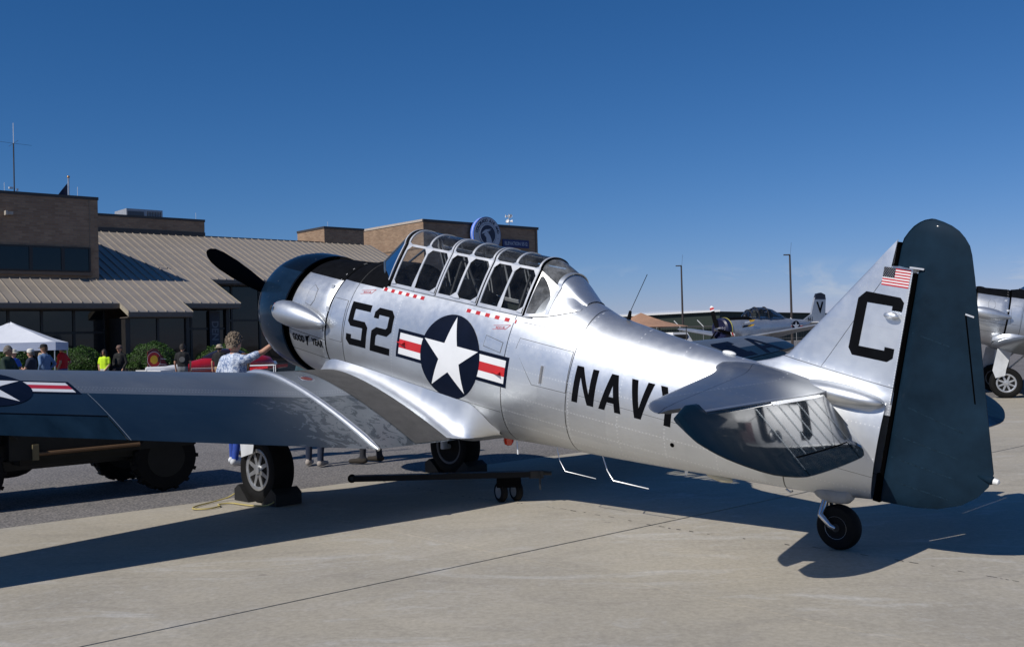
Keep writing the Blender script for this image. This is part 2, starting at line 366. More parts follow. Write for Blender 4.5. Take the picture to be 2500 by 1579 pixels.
def herm(S,y,s):
    i=0
    while i<len(S)-2 and s>S[i+1]: i+=1
    h=S[i+1]-S[i]; t=min(1,max(0,(s-S[i])/h))
    def mm(k):
        if k==0: return (y[1]-y[0])/(S[1]-S[0])
        if k==len(S)-1: return (y[-1]-y[-2])/(S[-1]-S[-2])
        d0=(y[k]-y[k-1])/(S[k]-S[k-1]); d1=(y[k+1]-y[k])/(S[k+1]-S[k]); return 0 if d0*d1<=0 else 2*d0*d1/(d0+d1)
    return (2*t**3-3*t**2+1)*y[i]+(t**3-2*t**2+t)*mm(i)*h+(-2*t**3+3*t**2)*y[i+1]+(t**3-t**2)*mm(i+1)*h
_S=[r[0] for r in ST]; _Y=[[r[j] for r in ST] for j in range(1,7)]
def fint(s): return [herm(_S,y,s) for y in _Y]
def half(s,u):
    ub,ut,w,um,nl,nu=fint(s)
    r,n=((u-um)/(ut-um),nu) if u>=um else ((um-u)/(um-ub),nl)
    return w*max(0,1-min(1,r)**n)**(1/n)
def surf_fus(s,u,off):
    p=half(s,u); e=.004
    du=(half(s,u+e)-half(s,u-e))/(2*e); ds=(half(s+e,u)-half(s-e,u))/(2*e)
    nn=Vector((-ds,1,-du)); nn.normalize()
    return A(s+nn.x*off,p+nn.y*off,u+nn.z*off)
def wing_geom(p):
    dih=R(5.8) if p>=0 else R(5.25); p=abs(p)
    if p<=1.47: return 1.67,3.97,-.605,-.693,.15
    d=p-1.47; du=d*math.tan(dih); return 1.67+.145*d,3.97-.106*d,-.605+du,-.693+du,.15-.008*d
def naca(x,tc):
    yt=5*tc*(.2969*math.sqrt(max(x,0))-.126*x-.3516*x*x+.2843*x**3-.1036*x**4); mc,pc=.022,.3
    yc=mc/pc**2*(2*pc*x-x*x) if x<pc else mc/(1-pc)**2*(1-2*pc+2*pc*x-x*x); return yc+yt,yc-yt
def wing_top(s,p):
    a,b,ua,ub,tc=wing_geom(p); x=min(1,max(0,(s-a)/(b-a))); return ua+(ub-ua)*x+naca(x,tc)[0]*(b-a)
# ---- materials
def rivets(g,c,d,sp,off,w=.0046):   # dotted row: c = distance coordinate across, d = along
    q=((d/sp).fract()-.5).abs()*sp
    return ((c-off).abs()<w)*(q<w)
def m_silver(kind):
    def f(g,S,b):
        x,y,z=g.xyz(); s=x*-1
        n1=g.noise(1.6,5,.6); n2=g.noise(14,4,.6); n3=g.noise(5,5,.65,v=g.mapping((1,1,3)))
        c=g.mix(g.ramp(n1,.3,.7),(.64,.665,.695),(.70,.725,.755)); 
        c=g.scale_col(c,g.ramp(n3,.3,.75,.97,1.02))
        rough=g.ramp(n1,.3,.7,.38,.43)+g.ramp(n2,.3,.7,-.03,.03)
        line=None; riv=None; deck=None
        cbn=g.n('ShaderNodeCombineXYZ'); g.put(cbn.inputs[0],g.math('FLOOR',s/.73+.4)); g.put(cbn.inputs[1],g.math('FLOOR',z/.345+.02)); wn=g.n('ShaderNodeTexWhiteNoise'); g.link(cbn.outputs[0],wn.inputs['Vector']); pn_=V(g,wn.outputs[0])
        c=g.scale_col(c,g.ramp(pn_,0,1,.93,1.04)); rough=rough+g.ramp(pn_,0,1,.025,-.025)
        if kind=='fus':
            line=((s-2.18).abs()<.005).max((s-4.40).abs()<.005).max((s-5.135).abs()<.005).max(((s-7.09).abs()<.005)*(z<.15))
            line=line.max(((z-.515).abs()<.003)*(s>4.5)*(s<5.13)).max(((z+.335).abs()<.003)*(s<4.38))
            line=line.max(((z-.02+(s-5.13)*.02).abs()<.0015)*(s>5.13))
            riv=rivets(g,s,z,.03,4.42).max(rivets(g,s,z,.03,5.16)).max(rivets(g,s,z,.03,5.66)).max(rivets(g,s,z,.03,6.1)).max(rivets(g,s,z,.03,6.55)).max(rivets(g,s,z,.03,2.9))
            for u0 in (-.15,.10,.33,-.30,-.42): riv=riv.max(rivets(g,z,s,.032,u0)*(s>4.4))
            deck=(z>.523)*(s<2.60)
            st=g.noise(7,6,.7,v=g.mapping((1,1,2.2)),dist=1.5)
            caustic=g.ramp(st,.5,.68)*g.ramp(z,-.42,-.15,0.,1.)*g.ramp(z,-.12,.12,1.,0.)*g.ramp(s,4.15,4.3)*g.ramp(s,4.75,5.0,1.,0.)  # mottled caustic reflection painted as paler patches of skin
            c=g.mix(caustic*.5,c,(.92,.93,.95)); 
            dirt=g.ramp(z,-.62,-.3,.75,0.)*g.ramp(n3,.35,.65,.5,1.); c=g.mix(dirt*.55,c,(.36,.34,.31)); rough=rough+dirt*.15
            c=g.mix(deck,c,g.scale_col((.0045,.005,.0065),g.ramp(n2,.3,.7,.7,1.4))); metal=.86-deck*.86; rough=rough+deck*.4
        elif kind=='cowl':
            smoke=g.ramp(g.noise(3.2,5,.6,v=g.mapping((.5,1,1.3)),dist=.8),.42,.68)*g.ramp(s,1.15,1.75,1.,.35)*g.ramp(z,-.1,.15)
            c=g.mix(smoke*.6,c,(.27,.245,.21)); rough=rough+smoke*.18
            line=((z+.13+(s-1.6)*.02).abs()<.004).max((z+.34).abs()<.003)
            riv=rivets(g,z,s,.05,-.115,.006).max(rivets(g,s,z,.06,1.82,.006))
            deck=z>.505
            c=g.mix(deck,c,g.scale_col((.0045,.005,.0065),g.ramp(n2,.3,.7,.7,1.4))); metal=.86-deck*.86; rough=rough+deck*.4
        elif kind=='fin':
            line=((z-.655+(s-7.2)*.07).abs()<.0025).max(((s-7.21-(z-.66)*.50).abs()<.0025)*(z>.66))
            riv=rivets(g,s,z,.02,7.76).max(rivets(g,z+(s-7.2)*.07,s,.07,.67,.006)); metal=.86
        elif kind=='stab':
            line=((s-6.66-y.abs()*.28).abs()<.0025); riv=rivets(g,s,y,.018,7.33).max(rivets(g,s,y,.05,7.0)).max(rivets(g,y,s,.05,1.0)); metal=.86
        elif kind=='center':
            line=((s-2.77).abs()<.0025).max((s-3.45).abs()<.002); riv=rivets(g,s,y,.025,2.75).max(rivets(g,s,y,.025,3.47)); metal=.86
        else: metal=.86
        if kind=='stab': c=g.scale_col(c,.60); metal=.92  # stabilizer darkened: slate sky reflection is put into its colour
        if line is not None:
            c=g.mix(line*.9,c,(.06,.06,.06)); 
        if riv is not None:
            c=g.mix(riv*.42,c,(.92,.92,.92)); metal=metal-riv*.4
        h=g.noise(2.3,3,.5)*.9+n2*.05
        if line is not None: h=h-line*.6
        S(color=c,metal=metal,rough=rough,normal=g.bump(h,.028,.03),spec=.5 if deck is None else .5-deck*.45)
    return f
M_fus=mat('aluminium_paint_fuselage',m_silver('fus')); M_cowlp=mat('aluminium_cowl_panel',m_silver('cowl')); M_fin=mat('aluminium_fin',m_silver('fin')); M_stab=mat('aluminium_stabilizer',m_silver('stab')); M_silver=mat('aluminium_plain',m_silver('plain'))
BLUE=(.010,.030,.062); BLUEG=(.020,.036,.056)
def m_blue(coat=.5,rough=.38,ribs=None):
    def f(g,S,b):
        x,y,z=g.xyz(); s=x*-1
        n=g.noise(2.2,6,.65,v=g.mapping((1,2.5,1))); n2=g.noise(22,5,.7,v=g.mapping((1,1,6)))
        c=g.scale_col((.0068,.0195,.0355) if ribs!='cowl' else (.0055,.0165,.036),g.ramp(n,.3,.72,.62,1.35)); sc=g.ramp(n2,.66,.78)
        c=g.mix(sc*.35,c,(.035,.055,.07))
        if ribs=='cowl':
            dk=z>.495; c=g.mix(dk,c,(.0025,.005,.009))
            ch=g.ramp(g.noise(45,3,.7),.70,.75); c=g.mix(ch*.7,c,(.35,.38,.4))
        h=n2*.1
        S(color=c,rough=g.ramp(n,.3,.7,rough-.07,rough+.09),coat=coat,coatr=.08,coati=1.3,spec=.07,normal=g.bump(g.noise(3,3,.5)+h,.08,.02))
    return f
M_rud=mat('navy_blue_rudder',m_blue(.06,.55)); M_cowl=mat('navy_blue_cowl',m_blue(.5,.34,'cowl'))
def m_elev(g,S,b):
    n=g.noise(2.2,5,.6); w=g.noise(7,4,.6,v=g.mapping((1,.5,1)),dist=.7)
    yy=g.xyz()[1].abs()
    S(color=g.scale_col((.0025,.0105,.020),g.ramp(n,.3,.7,.85,1.2)),rough=.5,spec=.1,coat=g.ramp(yy+(n-.5)*.5,.95,1.45,1.,.10),coatr=.05,coati=2.4,normal=g.bump((w*2.4+((yy/.12).fract()-.5).abs()*.7+g.noise(26,3,.6)*.06)*g.ramp(yy,1.15,1.5,1.,.12),.42,.02))
M_elev=mat('glossy_navy_elevator',m_elev)
def m_wing(g,S,b):
    x,y,z=g.xyz(); s=x*-1; ay=y.abs()
    n1=g.noise(1.7,6,.65); n2=g.noise(18,5,.7,v=g.mapping((4,1,1))); n3=g.noise(5.2,6,.66,dist=2.2)
    gr=g.mix(g.ramp(n1,.3,.7),(.17,.195,.225),(.21,.235,.265)); gr=g.mix(g.ramp(n2,.6,.8)*.4,gr,(.12,.135,.16)); gr=g.mix(g.ramp(ay,1.1,2.2,.45,0.),gr,(.27,.29,.31))
    bl=g.scale_col((.0085,.0185,.031),g.ramp(n1,.3,.72,.8,1.35)); bl=g.mix(g.ramp(n2,.62,.8)*.3,bl,(.02,.032,.045))
    d=g.ramp(ay,1.5,2.25,1.,0.)*g.ramp(s,2.93,3.1,.55,1.)*g.ramp(s,3.85,4.0,1.,.8); wear=g.ramp(n3+d*.19,.64,.66)*(d>.05)
    blue=s>2.94; edge=s>2.94
    c=g.mix(blue,gr,g.mix(wear*.8,bl,(.145,.165,.185)))
    line=((s-2.79).abs()<.002).max(((ay-2.74).abs()<.002)*(s<2.79)).max(((ay-3.60).abs()<.0025)*(s>2.95))
    riv=rivets(g,s,y,.03,2.81).max(rivets(g,s,y,.03,2.86)); c=g.mix(line*.7,c,(.30,.33,.36)); c=g.mix(riv*.5,c,(.7,.73,.76))
    met=.55-blue*.55+blue*wear*.5
    S(color=c,metal=met,rough=g.ramp(n1,.3,.7,.36,.5)-blue*.04,coat=.10,coatr=.15,spec=.35,normal=g.bump(g.noise(3,3)*1.+n2*.03-line*.5,.10,.02))
M_wing=mat('grey_and_navy_wing',m_wing)
M_walk=flat('walkway_non_skid',(.062,.06,.058),.9,.25,9,bump=.4,bsc=120)
M_black=flat('matt_black',(.003,.003,.0035),.75,.2,spec=.06)
M_gap=flat('gap_black',(.001,.001,.0012),.95,spec=.02)
M_frame=flat('canopy_frame_silver',(.70,.71,.72),.36,.05,4,metal=.55)
M_bpaint=flat('black_lettering',(.004,.0045,.006),.75,.3,7,spec=.04)
M_npaint=flat('insignia_navy',(.003,.0065,.019),.6,.2,5,spec=.08)
M_wpaint=flat('insignia_white',(.78,.79,.80),.35,.05,3,coat=.2); M_rpaint=flat('insignia_red',(.52,.018,.022),.38,.1,4,coat=.2)
M_yel=flat('emblem_yellow',(.75,.42,.02),.4)
M_tyre=flat('tyre_rubber',(.007,.007,.007),.8,.3,12,bump=.3,bsc=40,spec=.2); M_rim=flat('wheel_silver',(.55,.56,.57),.35,.1,9,metal=.8)
M_strut=flat('strut_chrome',(.6,.6,.62),.22,.1,8,metal=.9); M_lgrey=flat('light_grey_paint',(.52,.54,.56),.4)
M_greased=flat('dark_mechanism',(.02,.02,.02),.6); M_seat=flat('seat_dark',(.02,.024,.022),.7); M_cockpit=flat('cockpit_dark_green',(.018,.024,.019),.75)
M_redlens=mat('red_lens',lambda g,S,b:S(color=(.5,.03,.008),rough=.15,coat=1.))
M_wplastic=flat('white_plastic',(.8,.8,.78),.3,.03)
HAZE=[.004,.03]
def m_glass(g,S,b):
    t=g.t; out=[n for n in t.nodes if n.type=='OUTPUT_MATERIAL'][0]
    tr=g.n('ShaderNodeBsdfTransparent'); tr.inputs[0].default_value=(.87,.89,.90,1); gl=g.n('ShaderNodeBsdfGlossy'); gl.inputs['Roughness'].default_value=.02
    lw=g.n('ShaderNodeFresnel'); lw.inputs['IOR'].default_value=1.33; nz=g.bump(g.noise(5,2),.03,.02); g.link(nz,gl.inputs['Normal'])
    di=g.n('ShaderNodeBsdfDiffuse'); di.inputs[0].default_value=(.6,.62,.64,1); m1=g.n('ShaderNodeMixShader'); g.put(m1.inputs[0],g.ramp(g.noise(6,6,.7),.4,.8,HAZE[0],HAZE[1])); g.link(tr.outputs[0],m1.inputs[1]); g.link(di.outputs[0],m1.inputs[2])
    mx=g.n('ShaderNodeMixShader'); g.link(lw.outputs[0],mx.inputs[0]); g.link(m1.outputs[0],mx.inputs[1]); g.link(gl.outputs[0],mx.inputs[2]); g.link(mx.outputs[0],out.inputs[0])
M_glass=mat('canopy_glass',m_glass)
HAZE=[.10,.42]
M_hazy=mat('hazy_canopy_glass',m_glass)
HAZE=[.02,.10]  # pale veil painted into the roof panes for the sky's reflection
M_hazy2=mat('painted_sky_sheen_glass',m_glass)

snj=empty('trainer_airplane',mw=ACM,label='silver and navy propeller trainer airplane numbered 52, in the foreground',cat='airplane')
# ---- fuselage skin
def fus_mesh():
    ss=sorted(set([round(x,4) for x in list(np.arange(1.90,7.74,.075))+[2.58,4.58,7.74]])); rows=[]; NL,NA,NB=16,12,9
    for s in ss:
        ub,ut,w,um,nl,nu=fint(s); r=[]
        for i in range(NL):
            t=i/NL*math.pi/2; r.append((w*math.sin(t)**(2/nl),um-(um-ub)*math.cos(t)**(2/nl)))
        ubk=min(.555,um+.82*(ut-um))
        tb=math.asin(((ubk-um)/(ut-um))**(nu/2))
        for i in range(NA):
            t=tb*i/NA; r.append((w*math.cos(t)**(2/nu),um+(ut-um)*math.sin(t)**(2/nu)))
        for i in range(NB+1):
            t=tb+(math.pi/2-tb)*i/NB; r.append((w*max(0,math.cos(t))**(2/nu),um+(ut-um)*math.sin(t)**(2/nu)))
        rows.append((s,r))
    n=len(rows[0][1]); v=[]; f=[]
    for sgn in (1,-1):
        o=len(v)
        for s,r in rows: v+=[A(s,sgn*p,u) for p,u in r]
        for i in range(len(rows)-1):
            for j in range(n-1):
                if j>=NL+NA and 2.575<rows[i][0]<4.579: continue
                q=(o+i*n+j,o+i*n+j+1,o+(i+1)*n+j+1,o+(i+1)*n+j); f.append(q if sgn<0 else q[::-1])
    return v,f
v,f=fus_mesh(); fo=mobj('fuselage',v,f,M_fus,snj)
bm=bmesh.new(); bm.from_mesh(fo.data); bmesh.ops.remove_doubles(bm,verts=bm.verts,dist=1e-4); bmesh.ops.recalc_face_normals(bm,faces=bm.faces); bm.to_mesh(fo.data); bm.free(); fo.data.set_sharp_from_angle(angle=R(40))
# ---- cowling
m=MB(); m.lathe([(-.36,.45),(-.33,.48),(-.34,.505),(-.40,.555),(-.50,.612),(-.62,.655),(-.80,.688),(-.98,.694),(-1.115,.690),(-1.115,.672),(-.8,.66)],(0,0,0),(1,0,0),72); m.v=[(x,y,z) for x,y,z in m.v]; cr=m.build('cowl_ring',M_cowl,snj)
m=MB(); m.lathe([(-.42,.05),(-.42,.50),(-.9,.63),(-1.30,.63)],(0,0,0),(1,0,0),48); m.build('engine_bay',M_gap,snj)
m=MB()
for k in range(9):
    a=2*math.pi*k/9; d=Vector((0,math.cos(a),math.sin(a))); m.tube([Vector((-.42,0,0))+d*.2,Vector((-.42,0,0))+d*.44],.07,10)
m.lathe([(-.15,.05),(-.25,.17),(-.42,.22)],(0,0,0),(1,0,0),20); m.build('radial_engine',M_greased,snj)
def sect(s,n=72,sc=1):
    ub,ut,w,um,nl,nu=fint(s); r=[]
    for i in range(n):
        t=2*math.pi*i/n; c,sn=math.cos(t),math.sin(t); e=nu if sn>=0 else nl
        r.append(A(s,math.copysign(abs(c)**(2/e),c)*w*sc,um+(math.copysign(abs(sn)**(2/e),sn))*((ut-um) if sn>=0 else (um-ub))*sc))
    return r
m=MB(); m.grid([sect(1.175,72,.955),sect(1.19,72,.985)]+[sect(x) for x in (1.26,1.4,1.55,1.7,1.845)]+[sect(1.862,72,.985)],True); m.build('accessory_cowl',M_cowlp,snj)
m=MB(); m.grid([sect(1.75,48,.97),sect(2.0,48,.97)],True); m.build('firewall',M_gap,snj)
# air scoop lip on top of the cowl and dorsal fairing
m=MB(); m.ell(A(1.25,0,.655),(.11,.045,.04)); m.build('cowl_scoop',M_black,snj)
# bullet shaped exhaust fairing (port)
m=MB(); prof=[(0,.0),(.004,.07),(.02,.105),(.08,.125),(.2,.138),(.36,.135),(.5,.115),(.62,.085),(.72,.05),(.775,.02),(.785,0)]
m.lathe([(-h,r) for h,r in prof],(0,0,0),(1,0,0),28); m.v=[(x*1.06-1.13,y*.92+.755+x*.05,z+.065+x*.02) for x,y,z in m.v]; bf=m.build('exhaust_fairing',M_silver,snj)
m=MB(); m.lathe([(0,.03),(.01,.026),(.012,0)],A(1.175,.87,.10),(0.35,.93,.1),16); m.build('fastener',M_greased,bf)
# cowl badge beside the fairing
m=MB(); m.lathe([(0,.04),(.004,.036),(.0045,0)],A(1.0,.69,.10),(0,1,.13),20); bd=m.build('cowl_badge',flat('badge_blue',(.05,.14,.5),.4),snj)
m=MB(); m.box(A(1.0,.697,.10),(.085,.006,.03)); m.build('badge_band',M_rpaint,bd); m=MB(); m.ell(A(.965,.70,.085),(.014,.004,.014)); m.build('badge_spot',M_wpaint,bd)
# ---- propeller
pr=MB(); pr.lathe([(.12,.0),(.10,.05),(.02,.085),(-.12,.09),(-.25,.11)],A(.15,0,0),(1,0,0),20); hub=pr.build('propeller_hub',M_strut,snj)
bdir=Vector((0,1.10,.56)).normalized(); tdir=Vector((1,0,0)).cross(bdir)
def blade(sg):
    rows=[]
    for r,c,t,tw in ((.10,.10,.09,70),(.22,.15,.07,55),(.4,.20,.05,42),(.6,.235,.035,32),(.85,.245,.026,24),(1.05,.225,.019,20),(1.17,.18,.014,18),(1.235,.11,.01,18),(1.265,.035,.006,18)):
        a=R(tw); row=[]
        for k in range(14):
            th=2*math.pi*k/14; x,y=c/2*math.cos(th),t/2*math.sin(th)
            row.append(Vector(A(.15,0,0))+sg*bdir*r+sg*tdir*(x*math.cos(a)-y*math.sin(a))+Vector((1,0,0))*(x*math.sin(a)+y*math.cos(a)))
        rows.append(row)
    q=MB(); q.grid(rows,True,True,True); return q.build('propeller_blade',M_black,snj,angle=60)
blade(1); blade(-1)
# ---- wing
def airfoil_row(p,x0=0.,x1=1.,n=22,side=1,shr=1.):
    a,b,ua,ub,tc=wing_geom(p*side); c=b-a; up=[];lo=[]
    for i in range(n+1):
        x=x0+(x1-x0)*(.5-.5*math.cos(math.pi*i/n)) if x1>.99 else x0+(x1-x0)*(1-math.cos(math.pi/2*i/n))
        if x0>0: x=x0+(x1-x0)*i/n
        t,bo=naca(x,tc); xs=.42+(x-.42)*shr
        up.append(A(a+xs*c,side*p,ua+(ub-ua)*xs+t*c*shr)); lo.append(A(a+xs*c,side*p,ua+(ub-ua)*xs+bo*c*shr))
    return up[::-1]+lo[1:]
TIPS=[(6.15,1),(6.40,.93),(6.56,.80),(6.67,.62),(6.73,.40),(6.75,.1)]
HX=.785
m=MB(); rows=[airfoil_row(abs(p),side=1 if p>=0 else -1) for p in (-1.47,-1.0,-.5,0,.5,1.0,1.47)]; m.grid(rows,True); m.build('center_wing',M_wing,snj)
for sd_ in (1,-1):
    sp_=lambda p:p if sd_>0 else 1.47+(p-1.47)*1.09
    m=MB(); m.grid([airfoil_row(sp_(p),side=sd_) for p in (1.471,1.9,2.4,2.9,3.4,3.615)],True,True,True); ow=m.build('outer_wing',M_wing,snj)
    m=MB(); m.grid([airfoil_row(sp_(p),0,HX,side=sd_) for p in (3.618,4.2,4.8,5.4,6.15)]+[airfoil_row(sp_(p),0,HX+.2*(1-q),side=sd_,shr=q) for p,q in TIPS[1:]],True,True,True); m.build('wing_tip_panel',M_wing,ow)
    m=MB(); m.grid([airfoil_row(sp_(p),HX+.016,1.,n=10,side=sd_) for p in (3.63,4.2,4.8,5.4,6.14)],True,True,True)
    m.build('aileron',M_rud,ow)
    m=MB(); m.grid([[A(wing_geom(p)[0]+x*(wing_geom(p)[1]-wing_geom(p)[0]),sd_*p,wing_top(wing_geom(p)[0]+HX*(wing_geom(p)[1]-wing_geom(p)[0]),sd_*p)-.028) for x in (HX-.01,HX+.03)] for p in (sp_(3.62),sp_(6.14))]); m.build('aileron_gap',M_gap,ow,smooth=False)
    # silver cover strip over the joint
    pts=[];rr=[]
    for i in range(22):
        s=1.70+(3.99-1.70)*i/21; pts.append(A(s,sd_*1.47,wing_top(s,1.47)+.002)); rr.append(.034 if 1<i<20 else (.028 if i in(1,20) else .014))
    m=MB(); m.tube(pts,rr,12); m.build('joint_strip',M_silver,snj)
# walkway strips and filler cap
def surf_wing(s,p,off): return A(s,p,wing_top(s,p)+off)
def decal(name,polys,surf,m,parent,off=.0015,step=.06):
    bm=bmesh.new(); k=0
    for poly in polys:
        bmx=bmesh.new(); vs=[bmx.verts.new((a,b,off+k*.00025)) for a,b in poly]; bmx.faces.new(vs); bmesh.ops.triangulate(bmx,faces=bmx.faces[:])
        for ax in (0,1):
            lo=min(q[ax] for q in poly); hi=max(q[ax] for q in poly); x=math.ceil(lo/step)*step
            while x<hi:
                no=[0,0,0]; no[ax]=1; co=[0,0,0]; co[ax]=x
                bmesh.ops.bisect_plane(bmx,geom=bmx.verts[:]+bmx.edges[:]+bmx.faces[:],plane_co=co,plane_no=no,dist=1e-6); x+=step
        me=bpy.data.meshes.new('x'); bmx.to_mesh(me); bmx.free(); bm.from_mesh(me); bpy.data.meshes.remove(me); k+=1
    for vx in bm.verts: vx.co=surf(vx.co.x,vx.co.y,vx.co.z)
    me=bpy.data.meshes.new(name); bm.to_mesh(me); bm.free(); me.materials.append(m)
    me.polygons.foreach_set('use_smooth',[True]*len(me.polygons))
    o=bpy.data.objects.new(name,me); link(o); o.parent=parent
    # face outwards
    return o
rect=lambda a0,a1,b0,b1:[(a0,b0),(a1,b0),(a1,b1),(a0,b1)]
for sd_ in (1,-1):
    decal('wing_walkway',[rect(1.78,3.955,min(sd_*.60,sd_*1.03),max(sd_*.60,sd_*1.03))],surf_wing,M_walk,snj,.003,.08)
m=MB(); m.lathe([(0,.08),(.004,.076),(.0045,.062),(.001,.058)],A(2.43,1.20,wing_top(2.43,1.2)+.001),(-.1,0,1),20); fc=m.build('fuel_cap',M_strut,snj); m=MB(); m.lathe([(0,.058),(.001,.0)],A(2.43,1.20,wing_top(2.43,1.2)+.003),(-.1,0,1),20); m.build('fuel_cap_recess',flat('cap_red_brown',(.16,.035,.03),.6),fc)
# ---- wing root fillet
for sd_ in (1,-1):
    rows=[]
    for i in range(46):
        s=1.66+(4.27-1.66)*i/45
        k=min(1,max(0,(s-3.93)/.33)); uf=-.31-.03*min(1,max(0,(s-2.2)/1.6)); 
        if s<2.1: uf=-.31-.16*((2.1-s)/.44)**2
        uf=uf+(-.56-uf)*k**2.2
        F=(half(s,uf)+.003,uf)
        if s<=3.93: W=(.62,wing_top(s,.62)+.003) if s>1.70 else (.60,-.55)
        else: W=(.62*(1-k)**.8+.17*k,wing_top(3.93,.62)+.003+.09*k**1.5-.01*k)
        C=(F[0]+.022*(1-k)+.01,W[1]+.012*(1-k))
        row=[]
        for j in range(11):
            t=j/10; row.append(A(s,sd_*((1-t)**2*F[0]+2*t*(1-t)*C[0]+t*t*W[0]),(1-t)**2*F[1]+2*t*(1-t)*C[1]+t*t*W[1]))
        row.append(A(s,sd_*W[0]*.6,W[1]-.03*(1-k)-.02)); row.append(A(s,0,W[1]-.03))
        rows.append(row)
    m=MB(); m.grid(rows); m.build('wing_fillet',M_silver,snj,angle=50)
# ---- fin, rudder
def fin_le(u): return 6.86+(u-.62)*(7.61-6.86)/(1.643-.62) if u>.70 else 6.9187-(.70-u)*1.6-(.70-u)**2*6
def fin_t(s,u):
    le=fin_le(max(u,.58)); te=7.775 if u<1.46 else 7.61; x=min(1,max(0,(s-le)/(7.9-le))); t=.105*(7.9-le)*math.sqrt(max(x,0))*(1-x*.75)*.62
    return t+.075*math.exp(-max(0,u-.52)/.055)*min(1,x*3)*(1 if s<7.35 else max(0,1-((s-7.35)/.42)**2))
def finsurf(s,u,off): return A(s,fin_t(s,u)+off,u)
m=MB()
for sg in (1,-1):
    rows=[]
    for u in [.42,.46,.50,.53,.56,.59,.62,.66,.70,.76,.85,.95,1.05,1.15,1.25,1.35,1.42,1.458]:
        le=fin_le(max(u,.56)); rows.append([A(le+(7.775-le)*(i/20)**1.7,sg*fin_t(le+(7.775-le)*(i/20)**1.7,u),u) for i in range(21)])
    m.grid(rows)
    rows=[]
    for u in [1.458,1.50,1.55,1.60,1.63,1.645]:
        le=fin_le(u); rows.append([A(le+max(.004,7.612-le)*(i/10)**1.5,sg*fin_t(le+max(.004,7.612-le)*(i/10)**1.5,1.45)*(1 if u<1.63 else .4)*(min(1,(1.66-u)/.2)),u) for i in range(11)])
    m.grid(rows)
m.grid([[A(7.772,-.045,.5),A(7.772,.045,.5)],[A(7.772,-.04,1.458),A(7.772,.04,1.458)]]); m.grid([[A(7.61,-.03,1.458),A(7.61,.03,1.458)],[A(7.775,-.04,1.458),A(7.775,.04,1.458)]]); m.grid([[A(7.612,-.036,1.458),A(7.612,.036,1.458)],[A(7.612,-.004,1.645),A(7.612,.004,1.645)]])
m.build('fin',M_fin,snj,angle=50)
m=MB(); m.box(A(7.786,0,.62),(.026,.05,1.62)); m.box(A(7.63,0,1.545),(.022,.03,.17)); m.box(A(7.778,0,-.1),(.05,.045,.2)); m.build('hinge_gap',M_gap,snj,smooth=False)
RTE=[(-.19,7.83),(-.165,8.05),(-.13,8.20),(-.06,8.345),(.02,8.435),(.11,8.495),(.206,8.512),(.63,8.393),(1.206,8.24),(1.45,8.175),(1.60,8.13),(1.66,8.105),(1.71,8.065),(1.75,8.02),(1.78,7.965),(1.80,7.905),(1.813,7.845)]
def r_te(u): return float(np.interp(u,[q[0] for q in RTE],[q[1] for q in RTE]))
def r_le(u): return 7.80 if u<1.462 else float(np.interp(u,[1.462,1.64,1.70,1.75,1.78,1.80,1.813],[7.645,7.65,7.68,7.715,7.75,7.785,7.83]))
def rud_h(s,u):
    le,te=r_le(u),r_te(u); T=.040*(1 if u<1.66 else max(.03,1-((u-1.66)/.1535)**3))*(1 if u>-.1 else max(.2,(u+.215)/.115)); hp=max(7.86,le+.05)
    k=max(0,(te-s)/(te-hp))**.8 if s>hp else max(0,(s-le)/(hp-le))**.4
    return T*k+.004
def rud_row(u,sg):
    le,te=r_le(u),r_te(u); return [A(le+(te-le)*x,sg*rud_h(le+(te-le)*x,u),u) for x in [0,.01,.03,.06,.1,.16,.24,.35,.5,.65,.8,.92,1]]
m=MB(); us=sorted(set([q[0] for q in RTE]+[.3,.45,.8,1.0,1.35,1.455,1.463,1.52]))
for sg in (1,-1): m.grid([rud_row(u,sg) for u in us])
m.grid([[A(r_te(u),-.004,u),A(r_te(u),.004,u)] for u in us]); m.grid([[A(r_le(u),-.016,u),A(r_le(u),.016,u)] for u in us]); rud=m.build('rudder',M_rud,snj,angle=45)
def rudsurf(s,u,off): return A(s,rud_h(s,u)+off,u)
decal('trim_tab_gap',[[(8.155,1.212),(8.165,1.212),(8.327,.632),(8.317,.632)]],rudsurf,M_gap,rud,.001,.1)
decal('trim_tab_edge',[[(8.16,1.203),(8.215,1.192),(8.216,1.203),(8.16,1.214)]],rudsurf,M_frame,rud,.0012,.1)
M_rtape=flat('rudder_rib_tape',(.0085,.0235,.041),.5,.5,70,spec=.1)
for u0,u1 in ((.30,.24),(.52,.42),(1.02,.97),(-.02,-.05),(.14,.1)):     # rib tapes
    decal('rib_tape',[[(7.84,u0),(8.28 if u0<1 else 8.1,u1),(8.28 if u0<1 else 8.1,u1+.010),(7.84,u0+.010)]],rudsurf,M_rtape,rud,.0018,.08)
m=MB(); m.lathe([(0,.02),(-.02,.022),(-.05,.018),(-.062,0)],A(8.50,0,.16),(1,0,0),14); m.build('tail_light',M_wplastic,rud); m=MB(); m.lathe([(.16,0),(.0,.03),(-.01,.022)],A(8.51,0,.16),(1,.0,.1),14); m.build('tail_light_fairing',M_rud,rud)
m=MB(); m.tube([A(7.79,.0,1.45),A(7.835,.02,1.45)],.012,8); m.box(A(7.80,.03,1.465),(.10,.05,.012)); m.build('hinge_fitting',M_frame,snj)
decal('tear_drop_blister',[],finsurf,M_silver,snj) if False else None
m=MB(); m.ell(A(7.675,.052,1.115),(.055,.02,.028)); m.build('fin_blister',M_silver,snj)
